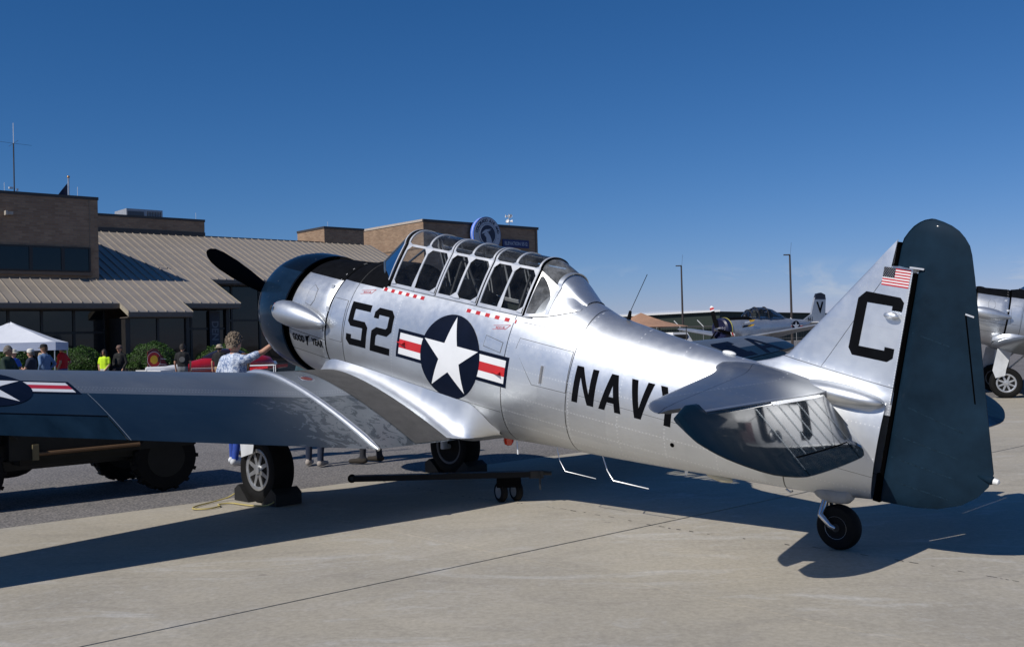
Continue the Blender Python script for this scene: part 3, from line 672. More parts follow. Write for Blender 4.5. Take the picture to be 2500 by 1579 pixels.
# ---- stabilizers and elevators
M_tape=flat('glinting_tape',(.16,.19,.21),.28,.5,60,metal=.6)  # elevator rib tapes coloured paler, glints painted in
SU=lambda p:.49-.022*p
def stab_le(p): return 6.44+.33*max(0,p-.1) if p<1.72 else 6.44+.33*1.62+(p-1.72)*.35+((p-1.72)/.29)**3*.12
HS=7.365
def stab_end(p): return HS-.012 if p<1.70 else HS-.012-.13*min(1,(p-1.70)/.05)
EP0=[(.30,7.66),(.36,7.80),(.45,7.855),(1.2,7.885),(1.47,7.845),(1.8,7.70),(2.0,7.53),(2.05,7.40)]
for sd_ in (1,-1):
    EP=EP0 if sd_>0 else EP0[:3]+[(1.2,8.0),(1.47,7.99),(1.8,7.90),(2.0,7.75),(2.05,7.50)]
    m=MB(); rows=[]
    for p in (.02,.12,.16,.20,.25,.3,.36,.45,.6,.9,1.2,1.5,1.69,1.72,1.78,1.84,1.90,1.95,1.985,2.005):
        le=stab_le(p); te=stab_end(p); th=.030*(1-.28*p/2)*(1 if p<1.9 else max(.12,(2.01-p)/.11))*(1+1.7*math.exp(-max(0,p-.12)/.07)); le-=.10*math.exp(-max(0,p-.12)/.09); up=[];lo=[]
        for i in range(15):
            x=(i/14)**1.6; q=th*(2.2*math.sqrt(x)*(1-x)+.55*x); up.append(A(le+(te-le)*x,sd_*p,SU(sd_*p)+q)); lo.append(A(le+(te-le)*x,sd_*p,SU(sd_*p)-q))
        rows.append(up[::-1]+lo[1:])
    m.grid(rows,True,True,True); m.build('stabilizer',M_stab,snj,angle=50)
    DE=R(33.5) if sd_>0 else R(17)
    def epos(s,p,h):
        d=s-HS; return A(HS+d*math.cos(DE)+h*math.sin(DE),sd_*p,SU(sd_*p)-d*math.sin(DE)+h*math.cos(DE))
    rows=[]; epx=[q[0] for q in EP]; epy=[q[1] for q in EP]
    def e_te(p): return (herm(epx,epy,p)-HS)/math.cos(R(33.5))*.93
    def e_h(d,c): return .026*max(0,1-max(d,0)/c)**.8+.004
    for p in (.29,.31,.34,.38,.42,.47,.55,.65,.75,.85,.95,1.05,1.15,1.25,1.35,1.45,1.55,1.65,1.74,1.746,1.80,1.86,1.91,1.95,1.98,2.0,2.015,2.028):
        c_=max(.03,e_te(p)); horn=p>1.743; d0=-.085+max(0,p-1.86)*.42 if horn else .006
        ds=[d0,d0+(.03-d0)*.04,d0+(.03-d0)*.2,d0+(.03-d0)*.6]+[.03+(c_-.03)*i/9 for i in range(10)]; hs=[.003,e_h(0,c_)*.55,e_h(0,c_)*.9,e_h(0,c_)]+[e_h(q_,c_) for q_ in ds[4:]]
        if p>2.0: hs=[x_*.4 for x_ in hs]
        rows.append([epos(HS+d_,p,h_) for d_,h_ in zip(ds[::-1],hs[::-1])]+[epos(HS+d_,p,-h_) for d_,h_ in zip(ds,hs)])
    m=MB(); m.grid(rows,True,True,True); el=m.build('elevator',M_elev,snj,angle=50)
    if sd_==1:
        def esurf(x,p,off):
            c_=e_te(p); d=.006+(c_-.006)*x; return epos(HS+d,p,e_h(d,c_)+off)
        for p in (.46,.58,.70,.82,.94,1.08,1.22):
            decal('rib_tape',[rect(.06,.74 if .5<p<1.2 else .92,p-.004,p+.004)],esurf,M_tape,el,.003,.05); decal('rib_tape',[rect(.06,.74 if .5<p<1.2 else .92,p+.010,p+.0125)],esurf,M_tape,el,.003,.05)
        decal('trim_tab_gap',[rect(.745,.76,.50,1.22),rect(.76,1.,.498,.505),rect(.76,1.,1.215,1.222)],esurf,M_gap,el,.0015,.06)
        decal('leading_tape',[rect(.0,.05,.34,1.0)],esurf,M_frame,el,.002,.06)
    m=MB(); m.ell(A(7.40,sd_*.075,.50),(.34,.105,.078),24,14); m.build('tail_fairing',M_silver,snj)
# tail cone below the fin
# ---- tail wheel
wc=Vector(A(7.5642,0,-.6307))+UPL*.163
m=MB(); m.lathe([(-.055,.08),(-.062,.11),(-.055,.145),(-.03,.162),(0,.166),(.03,.162),(.055,.145),(.062,.11),(.055,.08)],wc,(0,1,0),40); tw_=m.build('tail_wheel',M_tyre,snj)
m=MB(); m.lathe([(-.05,.082),(-.03,.07),(.03,.07),(.05,.082),(.052,.074),(.035,.06),(.04,.03),(.06,.03),(.06,0)],wc,(0,1,0),28); m.build('hub',M_greased,tw_)
m=MB(); m.lathe([(.053,.086),(.056,.083),(.054,.079)],wc,(0,1,0),28); m.build('rim_ring',M_rim,tw_)
m=MB(); m.tube([A(7.41,.02,-.27),A(7.412,.05,-.34),A(7.415,.085,-.40),wc+Vector((.03,.085,.01)),wc+Vector((0,.07,0))],[.026,.026,.023,.02,.018],12); m.tube([A(7.41,-.02,-.27),A(7.415,-.085,-.40),wc+Vector((0,-.07,0))],.02,10); m.build('tail_wheel_fork',M_strut,snj)
m=MB(); rows=[]
for s,w,h0,h1 in ((7.30,.03,-.27,-.25),(7.34,.055,-.295,-.2),(7.40,.065,-.315,-.2),(7.50,.066,-.305,-.2),(7.57,.06,-.285,-.18),(7.60,.03,-.25,-.18)):
    rows.append([A(s,w*c,(h0+h1)/2+(h0-h1)/2*sn) for c,sn in [(math.copysign(abs(math.cos(t))**.6,math.cos(t)),math.copysign(abs(math.sin(t))**.6,math.sin(t))) for t in [2*math.pi*k/16 for k in range(16)]]])
m.grid(rows,True,True,True); m.build('tail_wheel_fairing',flat('worn_grey_paint',(.30,.30,.29),.55,.2,9),snj)
# ---- main gear
for sd_ in (1,-1):
    c=Vector(A(2.1002,sd_*1.30,-1.7586))+UPL*.335
    m=MB(); m.lathe([(-.10,.20),(-.125,.24),(-.13,.28),(-.115,.32),(-.07,.341),(0,.345),(.07,.341),(.115,.32),(.13,.28),(.125,.24),(.10,.20)],c,(0,1,0),48); tyre=m.build('main_wheel',M_tyre,snj)
    o_=sd_
    m=MB(); m.lathe([(.098,.215),(.115,.212),(.118,.20),(.11,.175),(.06,.165),(.04,.16)] if o_>0 else [(-.098,.215),(-.115,.212),(-.118,.20),(-.11,.175),(-.06,.165),(-.04,.16)],c,(0,1,0),40); rim=m.build('rim',M_rim,tyre)
    m=MB(); m.lathe([(-.03,.17),(.03,.17)],c,(0,1,0),28); m.build('brake_drum',M_greased,rim)
    m=MB(); m.lathe([(-sd_*h_,r_) for h_,r_ in ((.095,.215),(.112,.212),(.108,.19),(.07,.17),(.075,.10),(.09,.09),(.09,0))],c,(0,1,0),32); m.build('inner_rim',flat('dull_wheel_grey',(.10,.10,.105),.6,.3,9),tyre)
    m=MB()
    for k in range(8):
        a=2*math.pi*k/8+.2; d=Vector((math.cos(a),0,math.sin(a))); q=Vector((0,1,0)).cross(d)
        m.prism([(.04,-.024),(.175,-.017),(.175,.017),(.04,.024)],Matrix(((d.x,q.x,0,c.x),(0,0,sd_,c.y+sd_*.075),(d.z,q.z,0,c.z),(0,0,0,1))),.03)
    m.lathe([(.05*sd_,.055),(.125*sd_,.045),(.13*sd_,.0)],c,(0,1,0),20); m.build('wheel_spokes',M_rim,rim)
    m=MB(); m.tube([A(1.95,sd_*1.10,-.62),c+Vector((.02,-sd_*.19,.25)),c+Vector((0,-sd_*.18,0)),c],[.06,.05,.045,.035],12); m.tube([A(2.4,sd_*1.12,-.65),c+Vector((0,-sd_*.17,.3))],.02,8); m.build('gear_leg',M_lgrey,snj)
    dz=c+UPL*.335
    m=MB(); m.add([A(1.70,sd_*1.44,-1.20),A(1.97,sd_*1.44,-1.13),A(1.975,sd_*1.45,-1.27),A(1.79,sd_*1.46,-1.36),A(1.72,sd_*1.40,-.70),A(2.02,sd_*1.40,-.70)],[(0,1,2,3),(0,4,5,1)]); gd=m.build('gear_door',M_lgrey,snj,smooth=False); gd.modifiers.new('solid','SOLIDIFY').thickness=.008
# ---- canopy
def can_prof(s,n=10):
    if s<=4.46:
        t=(s-2.6)/1.86; pr_,pk,uk,ua,ur=.402-.042*t,.224-.036*t,.99-.006*t,1.147-.047*t,.560
    else:
        ur=herm([4.46,4.70,4.98],[.56,.605,.70],s); k_=min(1,(s-4.46)/.08); pr_=.36*(1-k_)+(half(s,ur)+.003)*k_; pk=herm([4.46,4.70,4.98],[.188,.185,.13],s); uk=herm([4.46,4.70,4.98],[.984,.865,.735],s); ua=herm([4.46,4.70,4.98],[1.10,.995,.785],s)
    low=[(pr_+(pk-pr_)*i/6+.012*math.sin(math.pi*i/6),ur+(uk-ur)*i/6) for i in range(7)]
    top=[(pk*math.cos(math.pi/2*i/n),uk+(ua-uk)*math.sin(math.pi/2*i/n)) for i in range(1,n+1)]
    return low,top
def hoop_pts(s,off=0):
    lo,tp=can_prof(s); h=lo+tp; L=[A(s,p+off*.6,u+off*.8) for p,u in h]; return L+[ (q[0],-q[1],q[2]) for q in L[::-1][1:]]
can=MB()
can_o=mobj('canopy',[A(2.6,.405,.55),A(4.6,.36,.55),A(4.6,.36,.562),A(2.6,.405,.562)],[(0,1,2,3)],M_frame,snj,smooth=False)
def strip(pts,w,t,name,m=M_frame,par=None):   # flat band of width w along x, thickness t, following pts (constant s)
    q=MB(); rows=[]; n=len(pts); P=[Vector(x) for x in pts]
    for i,pv in enumerate(P):
        d=(P[min(i+1,n-1)]-P[max(i-1,0)]).normalized(); nn=Vector((1,0,0)).cross(d); nn.normalize()
        if nn.dot(Vector((0,pv.y,pv.z-.75)))<0: nn=-nn
        rows.append([pv+Vector((w/2,0,0))+nn*t,pv-Vector((w/2,0,0))+nn*t,pv-Vector((w/2,0,0))-nn*.004,pv+Vector((w/2,0,0))-nn*.004])
    q.grid(rows,True,True,True); return q.build(name,m,par or can_o,angle=30)
HOOPS=[2.62,2.94,3.265,3.30,3.56,3.845,3.885,4.15,4.44]
for s in HOOPS: strip(hoop_pts(s,.004),.026 if s in (2.94,3.56,4.15) else .022,.007,'canopy_hoop')
strip(hoop_pts(3.282,.0),.022,.003,'hoop_seal',M_gap); strip(hoop_pts(3.866,0),.022,.003,'hoop_seal',M_gap); strip(hoop_pts(4.462,.002),.018,.006,'hoop_seal',M_gap); strip(hoop_pts(2.585,.004),.03,.006,'windshield_arch',M_black); strip(hoop_pts(2.548,.004),.014,.006,'windshield_arch',M_frame)
BAYS=[(2.62,2.94),(2.94,3.265),(3.30,3.56),(3.56,3.845),(3.885,4.15),(4.15,4.44)]
def longer(s0,s1,idx,w,name):
    for sg in (1,-1):
        q=MB(); rows=[]
        for s in np.linspace(s0,s1,3):
            lo,tp=can_prof(s); h=lo+tp; a=Vector((-s,sg*h[idx][0],h[idx][1])); b=Vector((-s,sg*h[idx+1][0],h[idx+1][1])) if idx<6 else Vector((-s,sg*h[idx-1][0],h[idx-1][1]))
            d=(b-a).normalized()*(1 if idx<6 else -1); o=Vector((0,sg*.010,.003))
            a0,a1=(a,a+d*w) if idx<6 else (a-d*w*.5,a+d*w*.5)
            rows.append([a0+o,a1+o,a1-o*.5,a0-o*.5])
        q.grid(rows,True,True,True); q.build(name,M_frame,can_o,angle=30)
for s0,s1 in ((2.62,3.265),(3.30,3.845),(3.885,4.44)):
    longer(s0,s1,6,.026,'canopy_longeron'); longer(s0,s1,0,.034,'canopy_sill')
def gusset(s,ds0,ds1,idx,sg):
    lo,tp=can_prof(s); h=lo+tp; q=MB()
    P=lambda ss,i:Vector((-(s+ss),sg*(can_prof(s+ss)[0]+can_prof(s+ss)[1])[i][0]+sg*.0115,(can_prof(s+ss)[0]+can_prof(s+ss)[1])[i][1]+.004))
    up=P(0,7).lerp(P(0,8),.5); dn=P(0,6).lerp(P(0,5),.95) if idx==6 else None
    if idx==6: vs=[P(-ds0,6),dn,P(ds1,6),up]
    else:
        u_=P(0,1).lerp(P(0,0),.1); vs=[P(-ds0,0)+Vector((0,0,.03)),P(0,0)+Vector((0,0,.02)),P(ds1,0)+Vector((0,0,.03)),u_+Vector((0,0,.02))]
    q.add(vs,[(0,1,2,3)]); o=q.build('gusset_plate',M_frame,can_o,smooth=False); 
for sg in (1,-1):
    for s,a,b in ((2.62,0,.07),(2.94,.07,.07),(3.265,.07,0),(3.30,0,.07),(3.56,.07,.07),(3.845,.07,0),(3.885,0,.07),(4.15,.07,.07),(4.44,.07,0)):
        gusset(s,max(a,.002),max(b,.002),6,sg)
        if s in (2.62,3.265,3.56,3.845,4.44): gusset(s,max(a,.002),max(b,.002),0,sg)
# wide lower part of middle posts of the sliding hoods
for s in (2.94,4.15):
    for sg in (1,-1):
        q=MB(); rows=[]
        for i in range(4):
            lo,_=can_prof(s); pz=lo[i]; w=.05 if i<2 else (.05-.03*(i-1)/2); rows.append([A(s-w/2,sg*(pz[0]+.012),pz[1]),A(s+w/2,sg*(pz[0]+.012),pz[1])])
        q.grid(rows); q.build('post_plate',M_frame,can_o,smooth=False)
for s0,s1 in BAYS:
    for sg in (1,-1):
        q=MB(); q.grid([[A(s,sg*p,u) for p,u in can_prof(s)[0]] for s in (s0,(s0+s1)/2,s1)]); q.build('side_pane',M_glass,can_o)
        q=MB(); q.grid([[A(s,sg*p,u) for p,u in [can_prof(s)[0][-1]]+can_prof(s)[1]] for s in (s0,(s0+s1)/2,s1)]); q.build('roof_pane',M_hazy2,can_o)
# windshield
wl,wt=can_prof(2.55); H=wl+wt
WB=[(2.53,.405,.575),(2.35,.30,.70),(2.16,.16,.755),(2.07,0,.765)]
def wpane(b0,b1,i0,i1,sg):
    q=MB(); q.grid([[A(b0[0],sg*b0[1],b0[2]),A(b1[0],sg*b1[1],b1[2])],[A(2.55,sg*H[i0][0],H[i0][1]),A(2.55,sg*H[i1][0],H[i1][1])]]); q.build('windshield_pane',M_glass,can_o)
for sg in (1,-1):
    wpane(WB[0],WB[1],0,5,sg); wpane(WB[1],WB[2],5,9,sg); wpane(WB[2],WB[3],9,16,sg)
    q=MB(); q.tube([A(WB[2][0],sg*WB[2][1],WB[2][2]),A(2.55,sg*H[9][0],H[9][1])],.012,8); q.tube([A(b[0],sg*b[1],b[2]+.004) for b in WB],.012,8); q.build('windshield_frame',flat('blue_grey_frame',(.05,.075,.11),.45),can_o)
# rear fairing with two panes per side and metal dome
RS=[4.47,4.53,4.60,4.66,4.72,4.80,4.88,4.96]
def SPt(a,b,sg,off=0):
    s=4.475+.255*a; lo,_=can_prof(s); x=b*6; i=min(5,int(x)); f_=x-i; p_=lo[i][0]+(lo[i+1][0]-lo[i][0])*f_; u_=lo[i][1]+(lo[i+1][1]-lo[i][1])*f_; return A(s,sg*(p_+off),u_+off*.3)
DP=[(.04,.07),(.04,.5),(.04,.90),(.14,.94),(.34,.90),(.58,.80),(.78,.62),(.88,.40),(.86,.22),(.76,.12),(.55,.075),(.3,.06)]
CX,CY=.42,.46
def ray_poly(th,poly):
    d=(math.cos(th),math.sin(th)); best=9
    for i in range(len(poly)):
        (x0,y0),(x1,y1)=poly[i],poly[(i+1)%len(poly)]; ex,ey=x1-x0,y1-y0; den=d[0]*ey-d[1]*ex
        if abs(den)<1e-9: continue
        t=((x0-CX)*ey-(y0-CY)*ex)/den; w_=((x0-CX)*d[1]-(y0-CY)*d[0])/den
        if t>0 and -1e-6<=w_<=1+1e-6: best=min(best,t)
    return best
TH_=sorted([2*math.pi*k/60 for k in range(60)]+[math.atan2(y-CY,x-CX)%(2*math.pi) for x,y in ((0,0),(1,0),(1,1),(0,1))])
for sg in (1,-1):
    ri=[ray_poly(t,DP) for t in TH_]; ro=[ray_poly(t,[(0,0),(1,0),(1,1),(0,1)]) for t in TH_]
    q=MB(); q.grid([[SPt(CX+math.cos(t)*r_*k,CY+math.sin(t)*r_*k,sg) for t,r_ in zip(TH_,ri)] for k in (.02,.35,.7,1.0)],True); q.build('rear_side_pane',M_hazy,can_o)
    q=MB(); q.grid([[SPt(CX+math.cos(t)*(a_+(b_-a_)*k),CY+math.sin(t)*(a_+(b_-a_)*k),sg,.004) for t,a_,b_ in zip(TH_,ri,ro)] for k in (0,.5,1)],True); q.build('rear_frame',M_frame,can_o)
    q=MB(); q.grid([[A(s,sg*p,u) for p,u in [can_prof(s)[0][-1]]+can_prof(s)[1]] for s in RS[:5]]); q.build('rear_roof_pane',M_hazy,can_o)
    q=MB(); q.grid([[A(s,sg*p,u) for p,u in can_prof(s)[0]+can_prof(s)[1]] for s in RS[4:]+[4.99]]); q.build('rear_dome',M_silver,can_o)
    q=MB(); q.tube([A(s,sg*(can_prof(s)[0][0][0]+.003),can_prof(s)[0][0][1]) for s in RS],.009,8); q.build('rear_sill',M_frame,can_o)
strip(hoop_pts(4.70,.002),.05,.005,'rear_hoop',M_silver)
# cockpit tub, seats, panels
q=MB(); rows=[]
for s in (2.58,3.2,3.9,4.58): rows.append([A(s,-half(s,.55)+.012,.553),A(s,-half(s,0)+.06,.1),A(s,-.3,-.28),A(s,.3,-.28),A(s,half(s,0)-.06,.1),A(s,half(s,.55)-.012,.553)])
q.grid(rows,False,True,True); q.build('cockpit_tub',M_cockpit,snj,smooth=False)
for s in (3.12,4.12):
    q=MB(); q.grid([[A(s+.0,-.22,.0),A(s+.0,.22,.0)],[A(s+.10,-.23,.42),A(s+.10,.23,.42)],[A(s+.16,-.17,.74),A(s+.16,.17,.74)],[A(s+.21,-.15,.74),A(s+.21,.15,.74)],[A(s+.16,-.23,.4),A(s+.16,.23,.4)],[A(s+.06,-.22,-.05),A(s+.06,.22,-.05)]],False); q.box(A(s-.16,0,-.02),(.40,.44,.10)); q.box(A(s-.16,.235,.08),(.4,.02,.25)); q.box(A(s-.16,-.235,.08),(.4,.02,.25)); st_=q.build('seat',M_seat,snj,angle=25)
    q=MB(); q.tube([A(s+.085,.07,.74),A(s+.05,.07,.45),A(s-.05,.08,.1)],.018,6); q.tube([A(s+.085,-.07,.74),A(s+.05,-.07,.45),A(s-.05,-.08,.1)],.018,6); q.build('harness',flat('harness_grey',(.09,.10,.12),.8),st_)
for s,hgt in ((2.62,.70),(3.55,.66)):
    q=MB(); q.grid([[A(s,.38*math.cos(t),.35+(hgt-.35)*math.sin(t)) for t in np.linspace(0,math.pi,17)],[A(s-.10,.38*math.cos(t),.36+(hgt+.02-.35)*math.sin(t)) for t in np.linspace(0,math.pi,17)]],False,True,True); ip=q.build('instrument_panel',M_black,snj)
    q=MB()
    for yy in (-.16,0,.16): q=MB(); q.lathe([(0,.045),(.006,.04),(.007,0)],A(s+.002,yy,.5),(-1,0,0),14); q.build('dial',flat('dial_grey',(.12,.12,.12),.3),ip)
    q=MB(); q.tube([A(s+.25,0,-.2),A(s+.24,0,.12),A(s+.2,0,.25)],.014,8); q.build('control_stick',M_greased,snj)
q=MB(); q.tube([A(3.32,.30,.30),A(3.36,.16,.92),A(3.36,-.16,.92),A(3.32,-.30,.30)],.016,8); q.tube([A(3.36,.1,.92),A(3.8,.2,.5)],.012,8); q.tube([A(4.25,.30,.3),A(4.28,.13,.93),A(4.28,-.13,.93),A(4.25,-.3,.3)],.014,8); q.build('crash_arch',M_greased,snj)
# ---- markings
decal('red_white_stripe',[rect(2.555,3.185,.505,.537)],surf_fus,M_wpaint,snj,.0015); decal('red_white_stripe',[rect(3.785,4.425,.490,.522)],surf_fus,M_wpaint,snj,.0015)
for i in range(6): decal('red_block',[rect(2.575+.112*i,2.575+.112*i+.05,.505,.537)],surf_fus,M_rpaint,snj,.0022)
for i in range(6): decal('red_block',[rect(3.795+.123*i,min(4.425,3.795+.123*i+.055),.490,.522)],surf_fus,M_rpaint,snj,.0022)
def insignia(c0,c1,Rr,surf,par,fl=1,sw=False,off=.001):
    # c0: along-fuselage / span coordinate, c1: vertical / chord coordinate
    def T(pts): return [((c1-b,c0+a) if sw else (c0+a,c1+b*fl)) for a,b in pts]
    bl,bh=1.87*Rr,.35*Rr
    decal('insignia_bar_border',[T(rect(-bl,bl,-bh,bh))],surf,M_npaint,par,off)
    e=.085*Rr; decal('insignia_bar',[T(rect(-bl+e,bl-e,-bh+e,bh-e))],surf,M_wpaint,par,off+.0007)
    decal('insignia_stripe',[T(rect(-bl+e,bl-e,-bh*.30,bh*.30))],surf,M_rpaint,par,off+.0014)
    decal('insignia_disc',[T([(Rr*math.cos(2*math.pi*k/64),Rr*math.sin(2*math.pi*k/64)) for k in range(64)])],surf,M_npaint,par,off+.0021)
    r0,r1=.955*Rr,.955*Rr*.382
    st=[]
    for k in range(10):
        a=math.pi/2+2*math.pi*k/10; rr=r0 if k%2==0 else r1; st.append((rr*math.cos(a),rr*math.sin(a)))
    decal('insignia_star',[T(st)],surf,M_wpaint,par,off+.0028)
insignia(3.715,.045,.40,surf_fus,snj)
insignia(4.40,2.83,.40,surf_wing,snj,sw=True,off=.002)
t=.07;h=.445;w=.285
P5=[(0,h),(w,h),(w,h-t),(t,h-t),(t,.265),(w-.05,.265),(w,.215),(w,.0),(.05,.0),(0,.05),(0,.11),(t,.11),(t,t),(w-t,t),(w-t,.265-t),(.045,.265-t),(0,.265-t+.045)]
P2=[(0,h-.11),(0,h-.05),(.05,h),(w-.05,h),(w,h-.05),(w,.235),(w-.06,.18),(t+.02,.18),(t,.16),(t,t),(w,t),(w,0),(0,0),(0,.205),(.06,.25),(w-t-.02,.25),(w-t,.27),(w-t,h-t),(t,h-t),(t,h-.11)]
sk=.03
decal('numeral',[[(2.225+x+.00*y,-.105+y) for x,y in P5]],surf_fus,M_bpaint,snj,.0015); decal('numeral',[[(2.575+x*1.03,-.112+y*1.01) for x,y in P2]],surf_fus,M_bpaint,snj,.0015)
h=.31
LN=[[(0,0),(0,h),(.068,h),(.165,.09),(.165,h),(.225,h),(.225,0),(.160,0),(.06,.22),(.06,0)]]
LA=[[(0,0),(.060,0),(.130,h),(.075,h)],[(.157,0),(.217,0),(.142,h),(.088,h)],[(.045,.07),(.17,.07),(.16,.12),(.055,.12)]]
LV=[[(0,h),(.06,h),(.110,.085),(.155,h),(.217,h),(.14,0),(.078,0)]]
LY=[[(0,h),(.062,h),(.108,.19),(.153,h),(.217,h),(.139,.13),(.139,0),(.079,0),(.079,.13)]]
for x0,L in ((5.198,LN),(5.475,LA),(5.745,LV),(6.015,LY)): decal('letter',[[(x0+x,-.045+y) for x,y in q_] for q_ in L],surf_fus,M_bpaint,snj,.0015)
decal('letter',[[(7.452,1.256),(7.707,1.248),(7.737,1.215),(7.733,1.15),(7.66,1.15),(7.66,1.18),(7.473,1.18),(7.466,.863),(7.655,.863),(7.655,.890),(7.725,.887),(7.725,.82),(7.688,.788),(7.426,.791),(7.392,.839),(7.40,1.20)]],finsurf,M_bpaint,snj,.0018)
# flag on the fin
fl=decal('flag',[rect(7.553,7.748,1.318,1.446)],finsurf,M_wpaint,snj,.0018); dh=.128/13
for k in range(7): decal('flag_stripe',[rect(7.553,7.748,1.446-(2*k+1)*dh,1.446-2*k*dh)],finsurf,M_rpaint,fl,.0025)
decal('flag_canton',[rect(7.553,7.638,1.446-7*dh,1.446)],finsurf,M_npaint,fl,.0036)
decal('flag_star',[[(7.553+.085*(i+.6)/11.2+a,1.446-7*dh*(j+.6)/9.2+b) for a,b in ((0,.0026),(.0019,0),(0,-.0026),(-.0019,0))] for j in range(9) for i in range(11) if (i+j)%2==0],finsurf,M_wpaint,fl,.0048)['kind']='stuff'
# right wing letters
tt=.07
LC=[(0,.08),(.08,0),(.50,0),(.50,.12),(.42,.12),(.42,tt),(tt,tt),(tt,.53-tt),(.42,.53-tt),(.42,.41),(.50,.41),(.50,.53),(.08,.53),(0,.45)]
decal('wing_letter',[[(2.68+y,-(5.40+x*1.05)) for x,y in LC]],surf_wing,M_npaint,snj,.003,.08)
A2=[[(0,.53),(.10,.53),(.29,0),(.19,0)],[(.38,.53),(.48,.53),(.29,0),(.20,0)],[(.10,.32),(.38,.32),(.41,.40),(.07,.40)]]
decal('wing_letter',[[(2.68+y,-(6.16+x*1.08)) for x,y in q_] for q_ in A2],surf_wing,M_npaint,snj,.003,.08)
# sponsor lettering on the cowl, rescue arrows
def text_decal(name,body,size,s0,u0,surf,m,par,off=.002,bold=0,rot=0,sx=1,width=None):
    vs_,fs_=textmesh(body,size,bold)
    if width: sx=width/(max(v_.x for v_ in vs_)-min(v_.x for v_ in vs_))
    bm=bmesh.new(); vv=[bm.verts.new((x.x,x.y,0)) for x in vs_]
    for f_ in fs_:
        try: bm.faces.new([vv[i] for i in f_])
        except ValueError: pass
    for vx in bm.verts:
        x,y=vx.co.x*sx,vx.co.y; vx.co=surf(s0+x*math.cos(rot)-y*math.sin(rot),u0+x*math.sin(rot)+y*math.cos(rot),off)
    me=bpy.data.meshes.new(name); bm.to_mesh(me); bm.free(); me.materials.append(m); o=bpy.data.objects.new(name,me); link(o); o.parent=par; return o
text_decal('sponsor_lettering','GOOD',.100,1.375,-.205,surf_fus,M_bpaint,snj,bold=.004,width=.225); text_decal('sponsor_lettering','YEAR',.100,1.735,-.195,surf_fus,M_bpaint,snj,bold=.004,width=.215)
decal('winged_foot_logo',[[(1.515,-.155),(1.555,-.15),(1.60,-.135),(1.59,-.155),(1.57,-.165),(1.565,-.19),(1.55,-.205),(1.545,-.24),(1.528,-.265),(1.52,-.245),(1.528,-.22),(1.518,-.19)]],surf_fus,M_bpaint,snj,.002)
for s0,u0 in ((2.36,.455),(4.27,.425)):
    text_decal('rescue_text','RESCUE',.03,s0,u0,surf_fus,M_rpaint,snj,rot=.16)
    decal('rescue_arrow',[[(s0-.085+dx,u0+dy-.018),(s0+.06+dx,u0+dy+.008),(s0+.06+dx,u0+dy+.0105),(s0-.085+dx,u0+dy-.0155)] for dx,dy in ((0,-.012),(0,.024))]+[[(s0+.06,u0-.01),(s0+.11,u0+.04),(s0+.107,u0+.043),(s0+.057,u0-.007)],[(s0+.06,u0+.033),(s0+.11,u0+.04),(s0+.11,u0+.043),(s0+.06,u0+.036)]],surf_fus,M_rpaint,snj,.002)
# removable panels: dark outline under a thin plate
def panel(poly,surf,m,par,name='access_panel',g_=.005,off=.0012):
    cx=sum(a for a,b in poly)/len(poly); cy=sum(b for a,b in poly)/len(poly)
    big=[(a+math.copysign(g_,a-cx),b+math.copysign(g_,b-cy)) for a,b in poly]
    decal(name+'_gap',[big],surf,flat('panel_gap',(.10,.10,.10),.6),par,off); decal(name,[poly],surf,m,par,off+.0016)
panel([(4.535,.375),(4.515,.275),(4.755,.005),(5.125,.012),(5.118,.362)],surf_fus,M_fus,snj,'baggage_door')
m=MB()
for a,b in ((.19,.035),):
    pts=[surf_fus(4.845,a,.012),surf_fus(4.848,b,.012)]; m.tube(pts,.014,8,flat=.6)
m.build('door_handle',M_strut,snj)
panel([(4.06,-.41),(4.16,-.44),(4.22,-.50),(4.19,-.53),(4.05,-.50)],surf_fus,M_fus,snj)
panel([(4.14,.33),(4.35,.30),(4.34,.21),(4.13,.235)],surf_fus,M_fus,snj)
panel([(1.47,.40),(1.56,.36),(1.585,.25),(1.55,.185),(1.45,.20),(1.43,.33)],surf_fus,M_cowlp,snj)
panel([(1.93,.33),(2.15,.33),(2.16,-.10),(1.96,-.10)],surf_fus,M_fus,snj)
m=MB()
for a,b in ((1.79,.42),(1.87,.20),(1.83,-.02)): m=MB(); m.box(surf_fus(a,b,.004),(.045,.012,.05)); m.build('cowl_latch',M_frame,snj,smooth=False)
for s0,u0 in ((3.03,.05),(4.33,.02)):
    m=MB(); a=Vector(surf_fus(s0,u0,.0)); m.add([a+Vector((.10,.0,0)),a+Vector((-.05,0,.02)),a+Vector((-.06,.05,.0)),a+Vector((-.05,0,-.012))],[(0,1,2),(0,2,3),(1,3,2),(0,3,1)]); m.build('step_flap',M_rpaint,snj,smooth=False)
m=MB(); m.lathe([(0,.019),(.003,.017),(.0035,0)],surf_fus(6.17,-.19,.001),(-.1,.9,-.3),16); m.build('jack_hole',M_gap,snj)
# ---- antennas, lights, pipes
m=MB(); m.tube([A(5.37,0,.69),A(5.375,0,.765)],[.02,.012],8); m.tube([A(5.375,0,.76),A(5.50,0,1.10)],.0028,6); m.build('whip_antenna',M_black,snj)
m=MB(); m.ell(A(6.405,0,.60),(.062,.03,.018),18,8); m.build('gps_dome',M_wplastic,snj)
m=MB(); m.lathe([(0,.05),(-.05,.05),(-.085,.035),(-.10,0)],A(4.13,0,-.66),(0,0,1),18); m.build('red_beacon',M_redlens,snj)
m=MB(); m.tube([A(4.28,.05,-.62),A(4.34,.07,-.78)],.010,8); m.build('drain_pipe',M_frame,snj)
m=MB(); m.tube([A(4.735,.0,-.59),A(4.80,0,-.72),A(4.883,0,-.80),A(5.246,0,-.766)],.0035,6); m.tube([A(5.282,0,-.54),A(5.36,0,-.66),A(5.44,0,-.728),A(5.823,0,-.689)],.005,6); m.build('belly_antenna',M_frame,snj)
